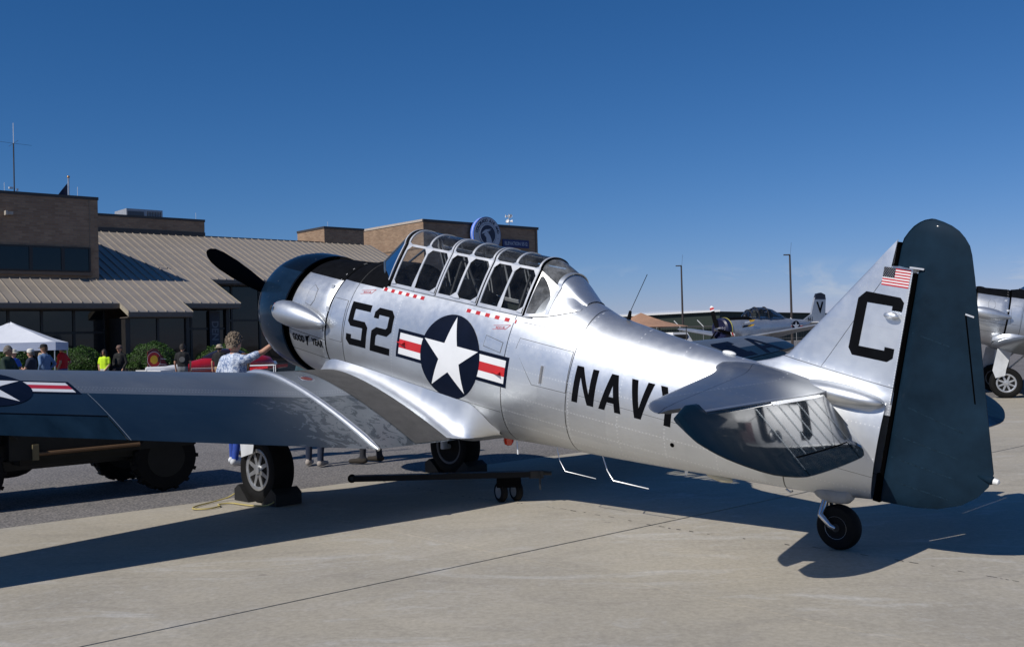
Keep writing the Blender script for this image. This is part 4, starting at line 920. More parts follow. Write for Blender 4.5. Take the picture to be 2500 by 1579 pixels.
m=MB(); m.ell(A(6.48,0,-.395),(.13,.035,.035),16,8); m.build('belly_dome',flat('cream_plastic',(.55,.50,.36),.45),snj)
m=MB(); m.add([A(6.14,0,-.40),A(6.19,0,-.40),A(6.18,0,-.47),A(6.165,0,-.47)],[(0,1,2,3)]); o=m.build('blade_antenna',M_wplastic,snj,smooth=False); o.modifiers.new('solid','SOLIDIFY').thickness=.006
m=MB(); m.tube([A(7.08,.02,-.315),A(7.11,.0,-.335),A(7.125,0,-.32)],.008,8); m.build('tail_tie_down',M_strut,snj)
# ------------------------------------------------------------------ second trainer parked further along the apron
SKIP=('insignia_bar_border','insignia_bar','insignia_stripe','insignia_disc','insignia_star','numeral','letter','flag','wing_letter','sponsor_lettering','winged_foot_logo','rescue_text','rescue_arrow','red_block','red_white_stripe','cowl_badge')
snj2=copy_tree(snj,None,SKIP); PV=Vector((-2.543,10.459,0)); mw=Matrix.Translation(Vector((11.068,22.971,0)))@Matrix.Rotation(R(160)-PSI,4,'Z')@Matrix.Translation(-PV)@ACM; snj2.matrix_world=mw
tag(snj2,'second silver trainer airplane parked behind the tall blue rudder at the right edge','airplane')
# ------------------------------------------------------------------ roof-top things and signs
def TL(a,y,z): return P0+Matrix.Rotation(APRON,3,'Z')@Vector((a,y,z))
hv=empty('rooftop_unit',TL(6.15,13.6,8.2),APRON,'grey rooftop air-conditioning unit on the low brick parapet','air conditioner')
m=MB(); m.box((0,0,.50),(2.0,1.7,1.0)); m.build('cabinet',flat('galvanised',(.42,.43,.45),.5,metal=.3),hv,smooth=False)
for i in range(9):
    m=MB(); m.box((.15+.09*i,-.86,.5),(.03,.03,.8)); m.build('louvre',M_coping,hv,smooth=False)
m=MB(); m.box((-.5,-.865,.62),(.9,.02,.5)); m.build('access_door',flat('dark_grey_panel',(.12,.125,.135),.5),hv,smooth=False)
ms=empty('radio_mast',TL(-2.4,6,8.2),APRON,'tall thin radio mast standing on the brick tower roof','antenna')
m=MB(); m.tube([(0,0,0),(0,0,2.6)],.028,8); m.build('pole',M_coping,ms); m=MB(); m.tube([(0,0,2.6),(0,0,3.5)],.012,6); m.build('whip',M_wplastic,ms)
m=MB(); m.tube([(-.75,0,2.62),(.75,0,2.58)],.006,5); m.tube([(0,-.7,2.62),(0,.7,2.58)],.006,5); m.build('radials',M_coping,ms)
m=MB(); m.box((-.14,0,.62),(.16,.1,.08)); m.box((.12,0,.56),(.08,.08,.1)); m.build('camera_head',M_wplastic,ms)
fp=empty('flagpole',TL(-.25,5.5,0),APRON,'silver flagpole with a gold ball behind the brick tower','flagpole')
m=MB(); m.tube([(0,0,0),(0,0,9.38)],[.06,.04],10); m.build('pole',M_rim,fp); m=MB(); m.ell((0,0,9.43),(.065,.065,.065)); m.build('ball',flat('gold_ball',(.55,.32,.14),.3,metal=.7),fp)
m=MB(); rows=[]
for i in range(9):
    t_=i/8; rows.append([(-.05-.75*t_,.08*math.sin(t_*7+j*.4)*t_,9.15-1.0*t_-1.1*j/6) for j in range(7)])
m.grid(rows); m.build('hanging_flag',flat('flag_navy',(.012,.018,.05),.8),fp)
def thinrod(name,a,y,z0,z1,label):
    o=MB(); o.tube([(0,0,0),(0,0,z1-z0)],.008,5); q=o.build(name,M_wplastic); q.location=TL(a,y,z0); tag(q,label,'lightning rod','lightning rods along the roofs'); return q
thinrod('lightning_rod',-.42,3.85,8.3,8.75,'thin lightning rod on the brick tower near its right corner'); thinrod('lightning_rod',-3.4,3.85,8.3,8.7,'thin lightning rod on the brick tower left of the mast')
thinrod('lightning_rod',8.25,10.95,8.5,8.95,'thin lightning rod on the low parapet right of the rooftop unit'); thinrod('lightning_rod',16.6,11,8.55,8.95,'thin lightning rod on the small brick block above the ridge')
vn=MB(); vn.lathe([(0,.45),(.12,.45),(.16,.50),(.22,.46),(.26,0)],(0,0,0),(0,0,1),24); vo=vn.build('roof_vent',M_rim); vo.location=TL(17.2,12.5,8.5); tag(vo,'round silver roof vent cap behind the small brick block','vent')
# round sign
SB=Matrix.Rotation(APRON,3,'Z')
sgn=empty('round_sign',TL(31.22,13.75,9.12),APRON,'round blue and white sign reading COLORADO AIR AND, on the brick roofline','sign')
M_sblue=flat('sign_blue',(.02,.05,.22),.4); M_sgrey=flat('sign_pale_grey',(.42,.47,.55),.5,.03); M_snavy=flat('sign_navy',(.012,.02,.055),.45); M_sedge=flat('sign_edge_blue',(.10,.22,.75),.35)
m=MB(); m.lathe([(0,1.28),(.36,1.28)],(0,-.36,0),(0,1,0),56); m.build('sign_drum',M_sedge,sgn)
m=MB(); m.lathe([(0,1.285),(.05,1.285)],(0,-.2,0),(0,1,0),56); m.build('edge_band',M_wplastic,sgn)
m=MB(); m.lathe([(0,1.26),(.01,1.26)],(0,-.375,0),(0,1,0),56); m.build('sign_face',M_snavy,sgn); m=MB(); m.lathe([(0,1.22),(.01,1.22)],(0,-.39,0),(0,1,0),56); fc_=m.build('sign_ring',M_sgrey,sgn)
m=MB(); m.lathe([(0,.80),(.01,.80)],(0,-.405,0),(0,1,0),48); m.build('inner_line',M_snavy,sgn); m=MB(); m.lathe([(0,.77),(.01,.77)],(0,-.42,0),(0,1,0),48); m.build('inner_ring',M_sgrey,sgn); m=MB(); m.lathe([(0,.68),(.01,.68)],(0,-.435,0),(0,1,0),48); m.build('emblem_disc',M_snavy,sgn)
def flatpoly(pts,y,name,mm,par): 
    q=MB(); q.add([(a,y,b) for a,b in pts],[tuple(range(len(pts)))]); return q.build(name,mm,par,smooth=False,fix=False)
arc=lambda cx,cz,r,a0,a1,n=14:[(cx+r*math.cos(R(a0+(a1-a0)*i/n)),cz+r*math.sin(R(a0+(a1-a0)*i/n))) for i in range(n+1)]
flatpoly(arc(.72,-.35,.90,150,250)[::-1]+arc(.95,-.28,1.02,240,140)[::-1],-.452,'emblem_wing',M_sgrey,sgn)
flatpoly([(-.62,.02),(-.45,.22),(-.2,.36),(.0,.38),(.36,.44),(.10,.34),(.30,.33),(.0,.24),(-.28,.10)],-.450,'emblem_head',M_sgrey,sgn)
flatpoly(arc(-.62,-.6,.95,58,-10)+[(-.15,-.62),(-.38,-.55)]+arc(-.72,-.55,.62,0,60),-.454,'emblem_wing',M_sgrey,sgn)
txt='COLORADO AIR AND'; n_=len(txt)
for i,ch in enumerate(txt):
    if ch==' ': continue
    a=R(168-156*i/(n_-1)); vs_,fs_=textmesh(ch,.30,.012); q=MB(); c_,s_=math.cos(a-math.pi/2),math.sin(a-math.pi/2)
    q.add([(1.0*math.cos(a)+v_.x*c_-v_.y*s_,-.402,1.0*math.sin(a)+v_.x*s_+v_.y*c_) for v_ in vs_],fs_); q.build('sign_letter',M_snavy,sgn,smooth=False,fix=False)
q=MB(); q.lathe([(0,.035),(.005,.035)],(1.0*math.cos(R(-14)),-.40,1.0*math.sin(R(-14))),(0,1,0),12); q.build('sign_dot',M_snavy,sgn)
es=empty('elevation_sign',TL(34.42,13.96,8.65),APRON,'dark blue sign reading ELEVATION 5512 beside the round sign','sign')
m=MB(); m.box((0,-.03,0),(2.6,.06,.58)); m.build('board',flat('deep_blue_board',(.005,.018,.12),.45),es,smooth=False)
vs_,fs_=textmesh('ELEVATION 5512',.36,.006); m=MB(); m.add([(v_.x*.84,-.068,v_.y) for v_ in vs_],fs_); m.build('sign_lettering',M_sgrey,es,smooth=False,fix=False)
sp=empty('loudspeaker_pole',TL(34.75,15,9.95),APRON,'white loudspeakers on a short pole above the elevation sign','loudspeaker')
m=MB(); m.tube([(0,0,0),(0,0,1.05)],.04,8); m.build('pole',M_rim,sp)
for z_ in (.48,.86):
    for k in range(3):
        a=k*2.1+z_*3; d=Vector((math.cos(a),math.sin(a),.1)); m=MB(); m.lathe([(.06,.03),(.14,.05),(.24,.10),(.26,.12),(.24,.10),(.2,.02)],(0,0,z_),d,14); m.build('horn',M_wplastic,sp)
# ------------------------------------------------------------------ people
SKINT=flat('skin_light',(.50,.27,.18),.55,.06); SKINB=flat('skin_tan',(.36,.19,.12),.55,.06)
def cloth(name,c,r=.85): return flat('cloth_'+name,c,r,.12,14,bump=.25,bsc=18)
def capsule(a,b,ra,rb,n=10):
    a,b=Vector(a),Vector(b); L=(b-a).length; m=MB(); prof=[]
    for i in range(4): t=math.pi/2*i/4; prof.append((-ra*math.cos(t),ra*math.sin(t)))
    prof.append((0,ra)); prof.append((L,rb))
    for i in range(3,-1,-1): t=math.pi/2*i/4; prof.append((L+rb*math.cos(t),rb*math.sin(t)))
    m.lathe(prof,a,b-a if L>1e-6 else (0,0,1),n); return m
def person(label,loc,face,H=1.75,shirt=None,pants=None,shoes=None,skin=SKINT,arms=None,sleeve='short',hair=None,hairlen=0,hat=None,shades=False,vox=.022,lean=0,stance=.10,group=None,legs=None,shorts=False,build_=1.):
    k=H/1.75; e=empty('person',loc,face,label,'person',group)
    mats=[skin,shirt,pants,shoes or cloth('shoe_dark',(.02,.018,.016))]
    prims=[] # a,b,ra,rb,tag
    LX=legs or [(0,.04),(0,-.0)]    # forward offset of the feet
    for s_,(kx,fx) in zip((1,-1),LX):
        hip=(0,.085*s_,.90); kn=(fx*.5+.02,stance*s_,.49); an=(fx,stance*1.05*s_,.09)
        prims+= [(hip,kn,.088*build_,.062*build_,2),(kn,an,.058*build_,.045,0 if shorts else 2),(Vector(an)+Vector((-.03,0,-.045)),Vector(an)+Vector((.17,.02*s_,-.052)),.045,.036,3)]
    for z0,z1,ra,rb,t_ in ((.88,1.0,.125,.12,2),(1.0,1.18,.125,.13,1),(1.18,1.36,.135,.135,1)):
        prims+=[((lean*(z0-.9),.05,z0),(lean*(z1-.9),.05,z1),ra*build_,rb*build_,t_),((lean*(z0-.9),-.05,z0),(lean*(z1-.9),-.05,z1),ra*build_,rb*build_,t_)]
    if build_>1.05: prims.append(((.06,0,1.08),(.05,0,1.16),.15*build_,.14*build_,1))
    sx=lean*.5; prims.append(((sx,.16,1.40),(sx,-.16,1.40),.075,.075,1)); prims.append(((sx,0,1.42),(sx+.02,0,1.54),.055,.05,0))
    hx=sx+.025; prims+=[((hx,0,1.60),(hx+.01,0,1.665),.082,.088,0),((hx+.035,0,1.575),(hx+.04,0,1.60),.055,.06,0),((hx+.095,0,1.605),(hx+.10,0,1.622),.016,.012,0),((hx,.085,1.61),(hx,.085,1.63),.018,.018,0),((hx,-.085,1.61),(hx,-.085,1.63),.018,.018,0)]
    arms=arms or [((-.02,.25,1.13),(.08,.25,.88)),((-.02,-.25,1.13),(.08,-.25,.88))]
    hands=[]
    for s_,(el,wr) in zip((1,-1),arms):
        sh=Vector((sx,.19*s_,1.39)); el=Vector(el); wr=Vector(wr); d=(wr-el).normalized(); hd=wr+d*.09
        if sleeve=='none': prims.append((sh,el,.05,.042,0))
        elif sleeve=='short': md=sh.lerp(el,.65); prims+=[(sh,md,.062,.058,1),(md,el,.045,.040,0)]
        else: prims.append((sh,el,.06,.05,1))
        prims.append((el,wr,.042 if sleeve!='long' else .048,.03 if sleeve!='long' else .038,0 if sleeve!='long' else 1)); prims.append((wr,hd,.03,.034,0)); hands.append((wr,hd,d,s_))
    mb=MB()
    for a,b,ra,rb,t_ in prims:
        c=capsule(a,b,ra,rb); mb.add(c.v,c.f)
    o=mb.build('body',None,None); md=o.modifiers.new('r','REMESH'); md.mode='VOXEL'; md.voxel_size=vox; sm_=o.modifiers.new('s','SMOOTH'); sm_.iterations=3; sm_.factor=.4
    dg=bpy.context.evaluated_depsgraph_get(); me=bpy.data.meshes.new_from_object(o.evaluated_get(dg)); bpy.data.objects.remove(o)
    n=len(me.polygons); C=np.empty(n*3); me.polygons.foreach_get('center',C); C=C.reshape(-1,3); best=np.full(n,9.); bt=np.zeros(n,int)
    for a,b,ra,rb,t_ in prims:
        a_,b_=np.array(a),np.array(b); d=b_-a_; L2=max(d@d,1e-9); t=np.clip(((C-a_)@d)/L2,0,1); D=np.linalg.norm(C-(a_+t[:,None]*d),axis=1)-(ra+(rb-ra)*t); w=D<best; best[w]=D[w]; bt[w]=t_
    bm=bmesh.new(); bm.from_mesh(me)
    bm.faces.ensure_lookup_table()
    for i,f_ in enumerate(bm.faces): f_.material_index=int(bt[i])
    # fingers
    for wr,hd,d,s_ in hands:
        side=d.cross(Vector((0,0,1))); side=side.normalized() if side.length>.1 else Vector((1,0,0)); nrm=side.cross(d)
        for q,(off,ln) in enumerate(((-.026,.06),(-.009,.075),(.009,.08),(.026,.07),(.036,.05))):
            a=hd+side*off; dd=(d+nrm*-.25 if q<4 else (d*.5+side*.8)).normalized()
            if q==4: a=wr+d*.04+side*.03
            c=capsule(a,a+dd*ln,.009,.007,6); base=[bm.verts.new(x) for x in c.v]
            for ff in c.f:
                try: bm.faces.new([base[i] for i in ff]).material_index=0
                except ValueError: pass
    me2=bpy.data.meshes.new('body'); bm.to_mesh(me2); bm.free(); bpy.data.meshes.remove(me)
    for x in mats: me2.materials.append(x)
    me2.polygons.foreach_set('use_smooth',[True]*len(me2.polygons))
    body=bpy.data.objects.new('body',me2); link(body); body.parent=e; e.scale=(k,k,k)
    hc=Vector((hx,0,1.645))
    if hair:
        q=MB(); rows=[]
        for i in range(9):
            ph=math.pi/2*i/8; row=[]
            for j in range(20):
                t=2*math.pi*j/20; back=(1-math.cos(t))/2; drop=.03-back*.125; z_=math.sin(ph); rr=math.cos(ph)
                low=drop if i==0 else 0; jit=1+.07*math.sin(j*5.1+i*3.3)+.05*math.sin(j*2.3-i*4.1)
                row.append(hc+Vector((math.cos(t)*.110*rr*jit-.012,math.sin(t)*.104*rr*jit,(z_*.122*jit+low+.005))))
            rows.append(row)
        q.grid(rows,True,True,True)
        if hairlen:
            for j in range(11):
                t=math.pi*(.35+1.3*j/10); q.tube([hc+Vector((math.cos(t)*.098,math.sin(t)*.092,.03)),hc+Vector((math.cos(t)*.11,math.sin(t)*.11,-.12)),hc+Vector((math.cos(t)*.12-.02,math.sin(t)*.12,-.12-hairlen))],[.025,.03,.012],6)
        if vox<.02:
            rg=np.random.default_rng(3)
            for _ in range(260):
                d=rg.normal(size=3); d/=np.linalg.norm(d)
                if d[2]<-.15 and d[0]>-.2: continue
                if d[2]<-.75: continue
                c0=hc+Vector((d[0]*.104-.012,d[1]*.099,d[2]*.115+.01)); tg=Vector(rg.normal(size=3)).normalized()*.022; q.tube([c0-tg,c0+Vector(d)*.014,c0+tg+Vector(d)*.004],[.006,.009,.003],5)
        q.build('hair',hair,e)
    if hat:
        kind,hm,hm2=hat; q=MB(); q.lathe([(0,.106),(.05,.107),(.09,.095),(.115,.06),(.125,0)],hc+Vector((-.005,0,.02)),(0,0,1),20); ho=q.build('hat',hm,e)
        q=MB()
        if kind=='cap':
            q.add([hc+Vector((.07,-.075,.028)),hc+Vector((.07,.075,.028)),hc+Vector((.15,.06,.018)),hc+Vector((.185,.02,.012)),hc+Vector((.185,-.02,.012)),hc+Vector((.15,-.06,.018)),hc+Vector((.07,-.075,.04)),hc+Vector((.07,.075,.04)),hc+Vector((.15,.06,.03)),hc+Vector((.185,.02,.022)),hc+Vector((.185,-.02,.022)),hc+Vector((.15,-.06,.03))],[(0,1,2,3,4,5),(6,7,8,9,10,11),(2,3,9,8),(3,4,10,9),(4,5,11,10)])
        else: q.lathe([(.0,.10),(-.015,.17),(-.02,.175),(-.01,.17),(.012,.1)],hc+Vector((-.005,0,.03)),(0,0,1),24)
        q.build('brim',hm2,ho)
    q=MB()
    if shades: q.box(hc+Vector((.082,0,-.005)),(.02,.15,.035)); q.box(hc+Vector((.04,.088,0)),(.09,.006,.012)); q.box(hc+Vector((.04,-.088,0)),(.09,.006,.012)); q.build('sunglasses',M_black,e,smooth=False)
    else:
        for s_ in (1,-1): q.ell(hc+Vector((.082,.032*s_,-.012)),(.008,.014,.008),8,6)
        q.build('eyes',M_black,e)
    q=MB(); q.box(hc+Vector((.088,0,-.075)),(.006,.045,.008)); q.build('mouth',flat('lips',(.32,.11,.09),.6),e,smooth=False)
    return e
HAIRG=flat('hair_grey',(.16,.14,.12),.8,.4,30); HAIRB=flat('hair_brown',(.12,.065,.035),.75,.4,30); HAIRS=flat('hair_sandy',(.20,.155,.11),.8,.45,25,bump=.6,bsc=45); HAIRK=flat('hair_dark',(.02,.015,.012),.7,.3,30)
JEAN=cloth('jeans',(.035,.075,.20)); KHAKI=cloth('khaki',(.38,.27,.15)); GREYP=cloth('grey_trousers',(.16,.17,.18)); DARKP=cloth('dark_trousers',(.02,.022,.03)); BLK=cloth('black',(.009,.009,.010)); WHT=cloth('white',(.75,.75,.76)); SNK=cloth('sneaker',(.62,.64,.66))
FWD=[((.10,.26,1.15),(.33,.18,1.05)),((.10,-.26,1.15),(.33,-.18,1.05))]; FWD2=[((.08,.26,1.15),(.30,.10,1.12)),((.08,-.26,1.15),(.30,-.10,1.10))]; HIPS=[((-.12,.30,1.18),(.03,.20,1.0)),((-.12,-.30,1.18),(.03,-.20,1.0))]
# faces: 0 = looking to the right along +X, pi = looking left, -pi/2 = towards the camera, pi/2 away
person('grey-haired man in a dark green sweater at the left edge',(-12.37,25,0),-.1,1.74,cloth('dark_green',(.012,.03,.02)),DARKP,arms=FWD,sleeve='long',hair=HAIRG,shades=False,build_=1.08,skin=SKINB)
person('man in a blue polo shirt and cream bucket hat beneath the white tent',(-16.15,33,0),-.4,1.66,cloth('royal_blue',(.02,.10,.48)),DARKP,arms=FWD2,hat=('brim',cloth('cream',(.62,.58,.48)),cloth('cream',(.62,.58,.48))))
person('man in a navy T-shirt and white cap facing the table',(-14.15,30,0),math.pi+.1,1.66,cloth('navy',(.013,.018,.035)),DARKP,arms=FWD,hair=HAIRG,hat=('cap',cloth('offwhite',(.70,.68,.62)),cloth('offwhite',(.70,.68,.62))),build_=1.1)
p4=person('woman in a denim shirt and beige scarf with a black and white cap',(-14.22,31,0),math.pi-.3,1.79,cloth('denim',(.12,.20,.34)),cloth('light_trousers',(.55,.55,.56)),arms=HIPS,sleeve='long',hair=HAIRB,hat=('cap',BLK,WHT))
q=MB(); q.tube([(.06,.10,1.50),(.12,.05,1.38),(.13,.0,1.2),(.11,.02,1.05)],[.05,.06,.05,.03],10); q.tube([(.0,-.09,1.5),(.1,-.08,1.45),(.13,.0,1.36)],.045,8); q.build('scarf',cloth('beige',(.48,.38,.26)),p4)
person('stout man in a bright red polo shirt and navy cap with hand on hip',(-15.88,36,0),math.pi-.15,1.78,cloth('red',(.55,.012,.02)),JEAN,arms=HIPS,hair=HAIRK,hat=('cap',cloth('navy_cap',(.01,.012,.025)),cloth('navy_cap',(.01,.012,.025))),build_=1.15)
person('dark-haired woman in a neon yellow T-shirt and sunglasses',(-15.2,38,0),-math.pi/2-.1,1.60,cloth('neon',(.60,.88,.02)),cloth('light_shorts',(.5,.5,.45)),arms=[((.02,.22,1.12),(.16,.10,.92)),((.02,-.24,1.12),(.12,-.16,.9))],hair=HAIRK,hairlen=.10,shades=True,skin=SKINB)
person('man in a black sweater and brown cap standing beside the neon shirt',(-14.78,38.4,0),-math.pi/2-.15,1.73,BLK,DARKP,sleeve='long',arms=[((.0,.28,1.12),(.12,.20,.9)),((0,-.27,1.12),(.14,-.16,.9))],hat=('cap',cloth('brown_cap',(.16,.10,.08)),cloth('brown_cap',(.16,.10,.08))),hair=HAIRB,build_=1.1)
p8=person('man in a black printed T-shirt seen from behind near the red airplane',(-11.32,35,0),math.pi/2+.2,1.72,BLK,GREYP,hair=HAIRK,arms=[((.0,.26,1.12),(.10,.24,.90)),((0,-.26,1.12),(.10,-.24,.9))],build_=1.08)
q=MB(); q.lathe([(0,.10),(.004,.09),(.005,.07),(.0045,.06)],(-.158,0,1.22),(-1,0,0),20); q.box((-.16,0,1.22),(.004,.10,.03)); q.build('shirt_print',flat('print_grey',(.10,.10,.10),.9),p8,smooth=False)
person('man in a black shirt, khaki trousers and straw hat',(-10.35,36,0),math.pi/2-.1,1.66,BLK,KHAKI,arms=[((.0,.28,1.12),(.02,.28,.88)),((0,-.28,1.12),(.02,-.28,.88))],hair=HAIRK,hat=('brim',cloth('straw',(.45,.37,.28)),cloth('straw_brim',(.36,.29,.21))),build_=1.12)
def m_tie(g,S,b):
    n=g.noise(22,5,.7,dist=1.); c=g.mix(g.ramp(n,.44,.60),(.66,.72,.82),(.10,.17,.34)); S(color=c,rough=.85,normal=g.bump(g.noise(14,4,.6),.5,.02))
person('woman in a blue and white patterned shirt reaching up to the engine cowl',(-3.80,13.9,0),1.05,1.76,mat('patterned_cloth',m_tie),cloth('blue_jeans',(.02,.06,.32)),SNK,SKINT,arms=[((-.02,.28,1.15),(.10,.22,1.0)),((.20,-.34,1.50),(.36,-.48,1.66))],sleeve='short',hair=HAIRS,vox=.015,legs=[(.02,.05),(0,-.12)])
person('woman with long brown hair in a white top, bending behind the patterned shirt',(-4.05,15.1,0),.3,1.47,WHT,JEAN,hair=HAIRB,hairlen=.34,skin=SKINT,lean=.15)
person('person in dark trousers behind the port wing, shoes showing under it',(-2.62,13.45,0),1.4,1.70,cloth('teal',(.03,.07,.09)),cloth('navy_trousers',(.012,.02,.045)),cloth('shoe_grey',(.35,.31,.28)),legs=[(.0,.0),(0,-.12)])
person('person in dark boots behind the fuselage, boots showing under the wing',(-1.92,13.62,0),math.pi-.3,1.72,cloth('olive',(.05,.05,.03)),DARKP,cloth('boot_brown',(.03,.024,.018)),stance=.13,legs=[(.0,.06),(0,-.06)])
person('person in shorts half hidden behind the far silver trainer',(10.95,24.6,0),2.0,1.7,cloth('grey_tee',(.3,.3,.3)),cloth('dark_shorts',(.03,.03,.035)),SNK,shorts=True,skin=SKINT,hair=HAIRB)
# ------------------------------------------------------------------ hedges
def m_leaf(g,S,b):
    n=g.noise(9,4,.6); S(color=g.mix(g.ramp(n,.3,.7),(.020,.058,.007),(.052,.118,.013)),rough=.55,spec=.35)
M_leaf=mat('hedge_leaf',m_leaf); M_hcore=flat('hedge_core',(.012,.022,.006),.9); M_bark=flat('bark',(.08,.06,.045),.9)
def bush(loc,rx,ry,h,label,n=15000):
    e=empty('round_bush',loc,0,label,'bush','clipped round bushes along the terminal'); rg=np.random.default_rng(int(abs(loc[0]*100)))
    vs=[];fs=[]
    for i in range(n):
        d=rg.normal(size=3); d/=np.linalg.norm(d); d[2]=abs(d[2])*1.0 if d[2]>-.3 else d[2]
        r=1+.05*math.sin(d[0]*9+d[2]*7)+.04*math.sin(d[1]*13+3)-abs(rg.normal())*.05
        c=np.array([d[0]*rx*r,d[1]*ry*r,max(.05,h*.48+d[2]*h*.52*r)]); a=rg.normal(size=3); a/=np.linalg.norm(a); b_=np.cross(a,d+rg.normal(size=3)*.5); b_/=max(1e-6,np.linalg.norm(b_)); s=.018+rg.random()*.022
        k=len(vs); vs+=[c-a*s,c+b_*s*.5,c+a*s,c-b_*s*.5]; fs.append((k,k+1,k+2,k+3))
    o=mobj('foliage',vs,fs,M_leaf,e,smooth=False)
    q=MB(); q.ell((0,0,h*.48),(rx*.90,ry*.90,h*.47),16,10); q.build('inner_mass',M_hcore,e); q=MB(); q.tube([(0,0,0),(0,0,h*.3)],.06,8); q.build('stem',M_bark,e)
bush((-16.35,38.6,0),.95,.95,1.74,'round clipped bush behind the man in the red polo'); bush((-14.05,39.9,0),1.05,1.05,1.84,'large round clipped bush left of the red tail fin'); bush((-12.5,44.4,0),1.3,1.0,1.72,'low clipped bush behind the red airplane canopy',12000); bush((-18.6,38.0,0),.9,.9,1.70,'round clipped bush behind the white tent')
# ------------------------------------------------------------------ white tent
tn=empty('canopy_tent',(-17.0,34.6,0),APRON*.4,'white pop-up canopy tent over the people on the left','tent')
M_tent=flat('tent_white',(.74,.76,.80),.75,.03,3,bump=.35,bsc=7)
hw=1.6; m=MB(); rows=[]
for k in range(4):
    c0=[(-hw,-hw),(hw,-hw),(hw,hw),(-hw,hw)][k]; c1=[(-hw,-hw),(hw,-hw),(hw,hw),(-hw,hw)][(k+1)%4]; rows=[]
    for i in range(9):
        t=i/8; x0,y0=c0[0]*(1-t),c0[1]*(1-t); x1,y1=c1[0]*(1-t),c1[1]*(1-t); z=1.90+.72*t**1.12
        rows.append([(x0+(x1-x0)*j/8,y0+(y1-y0)*j/8,z-.05*math.sin(math.pi*j/8)*(1-t)*.8+.012*math.sin(j*4+i*5)*t) for j in range(9)])
    m.grid(rows)
top=m.build('tent_roof',M_tent,tn,angle=60)
m=MB(); m.grid([[(x*hw*1.002,y*hw*1.002,1.90) for x,y in ((-1,-1),(1,-1),(1,1),(-1,1))],[(x*hw*1.002,y*hw*1.002,1.63) for x,y in ((-1,-1),(1,-1),(1,1),(-1,1))]],True); m.build('valance',flat('valance_blue_white',(.50,.55,.68),.75,.04),tn,smooth=False)
for x,y in ((-1,-1),(1,-1),(1,1),(-1,1)):
    m=MB(); m.tube([(x*hw*.98,y*hw*.98,0),(x*hw*.98,y*hw*.98,1.88)],.02,6); m.build('leg',M_rim,tn)
tb=empty('folding_table',(-14.6,30.9,0),.2,'folding table with a black cloth in front of the tent','table'); m=MB(); m.box((0,0,.73),(2.2,.75,.04)); m.build('table_top',flat('table_dark',(.02,.022,.03),.7),tb,smooth=False)
for x in (-1,1):
    for y in (-.3,.3): m=MB(); m.tube([(x,y,0),(x,y,.72)],.015,6); m.build('leg',M_rim,tb)
bg_=MB(); bg_.ell((0,0,0),(.14,.10,.09)); bo=bg_.build('white_bag',WHT); bo.location=(-13.9,30.6,.84); tag(bo,'white bag lying on the dark folding table','bag')
# ------------------------------------------------------------------ red light aircraft
rp_=empty('light_airplane',(-13.0,37.0,0),APRON,'small red and white airplane with a state emblem on its tail','airplane')
M_red=flat('gloss_red',(.42,.012,.02),.25,.08,3,coat=.8,coatr=.05); M_dred=flat('deep_red',(.10,.006,.012),.3,.1,3,coat=.6); M_wht=flat('gloss_white',(.78,.78,.78),.3,.03,3,coat=.5); M_tint=mat('tinted_canopy',lambda g,S,b:S(color=(.02,.012,.014),rough=.05,coat=1.))
def fus2(secs,name,m_,par,n=20,cap=True):
    q=MB(); q.grid([[(x,w*math.cos(t),zc+h_*math.sin(t)) for t in [2*math.pi*k/n for k in range(n)]] for x,w,zc,h_ in secs],True,cap,cap); return q.build(name,m_,par,angle=50)
fus2([(-.4,.05,.90,.10),(-.3,.08,.90,.14),(.5,.14,.88,.16),(1.05,.20,.90,.19),(1.3,.23,.90,.21)],'tail_cone',M_wht,rp_)
fus2([(1.301,.235,.90,.212),(1.6,.28,.92,.24),(2.6,.45,1.0,.36),(3.4,.52,1.02,.42),(4.4,.52,1.02,.42),(5.2,.46,1.02,.38),(5.7,.36,1.0,.30),(5.9,.2,.98,.18)],'fuselage',M_red,rp_)
q=MB()
for z0 in (.84,.90): q.tube([(x,-w*math.cos(math.asin(max(-1,min(1,(z0-zc)/h_))))-.004,z0) for x,w,zc,h_ in ((1.6,.28,.92,.24),(2.6,.45,1.0,.36),(3.4,.52,1.02,.42),(4.4,.52,1.02,.42),(5.2,.46,1.02,.38))],.012,6)
q.build('white_pinstripe',M_wht,rp_)
q=MB(); q.grid([[(x,w*math.cos(t),z0+h_*math.sin(t)) for t in [math.pi*k/12 for k in range(13)]] for x,w,z0,h_ in ((2.3,.1,1.28,.05),(2.7,.36,1.28,.22),(3.2,.44,1.30,.36),(3.8,.44,1.32,.36),(4.3,.38,1.32,.22),(4.6,.2,1.32,.06))]); cn=q.build('canopy',M_tint,rp_); q=MB(); q.tube([(3.6,.455*math.cos(t),1.31+.37*math.sin(t)) for t in [math.pi*k/12 for k in range(13)]],.03,6); q.build('canopy_hoop',M_red,cn)
def plate(pts,th,name,m_,par,axis):
    q=MB(); d=Vector(axis)*th/2; n=len(pts); q.add([Vector(p_)+d for p_ in pts]+[Vector(p_)-d for p_ in pts],[tuple(range(n)),tuple(range(n,2*n))[::-1]]+[(i,(i+1)%n,n+(i+1)%n,n+i) for i in range(n)]); return q.build(name,m_,par,smooth=False)
tf=plate([(-.30,0,.85),(.75,0,.90),(.35,0,1.45),(.15,0,1.72),(-.02,0,1.75),(-.30,0,1.62)],.07,'fin',M_dred,rp_,(0,1,0))
q=MB(); q.lathe([(0,.30),(.004,.30)],(-.02,-.038,1.30),(0,-1,0),32); q.build('emblem_letter_c',M_red,tf); q=MB(); q.add([(-.02+.31*math.cos(a),-.044,1.30+.31*math.sin(a)) for a in (R(28),R(10),R(-10),R(-28))]+[(-.02+.05,-.044,1.30)],[(0,1,2,3,4)]); q.build('emblem_opening',M_dred,tf,smooth=False,fix=False)
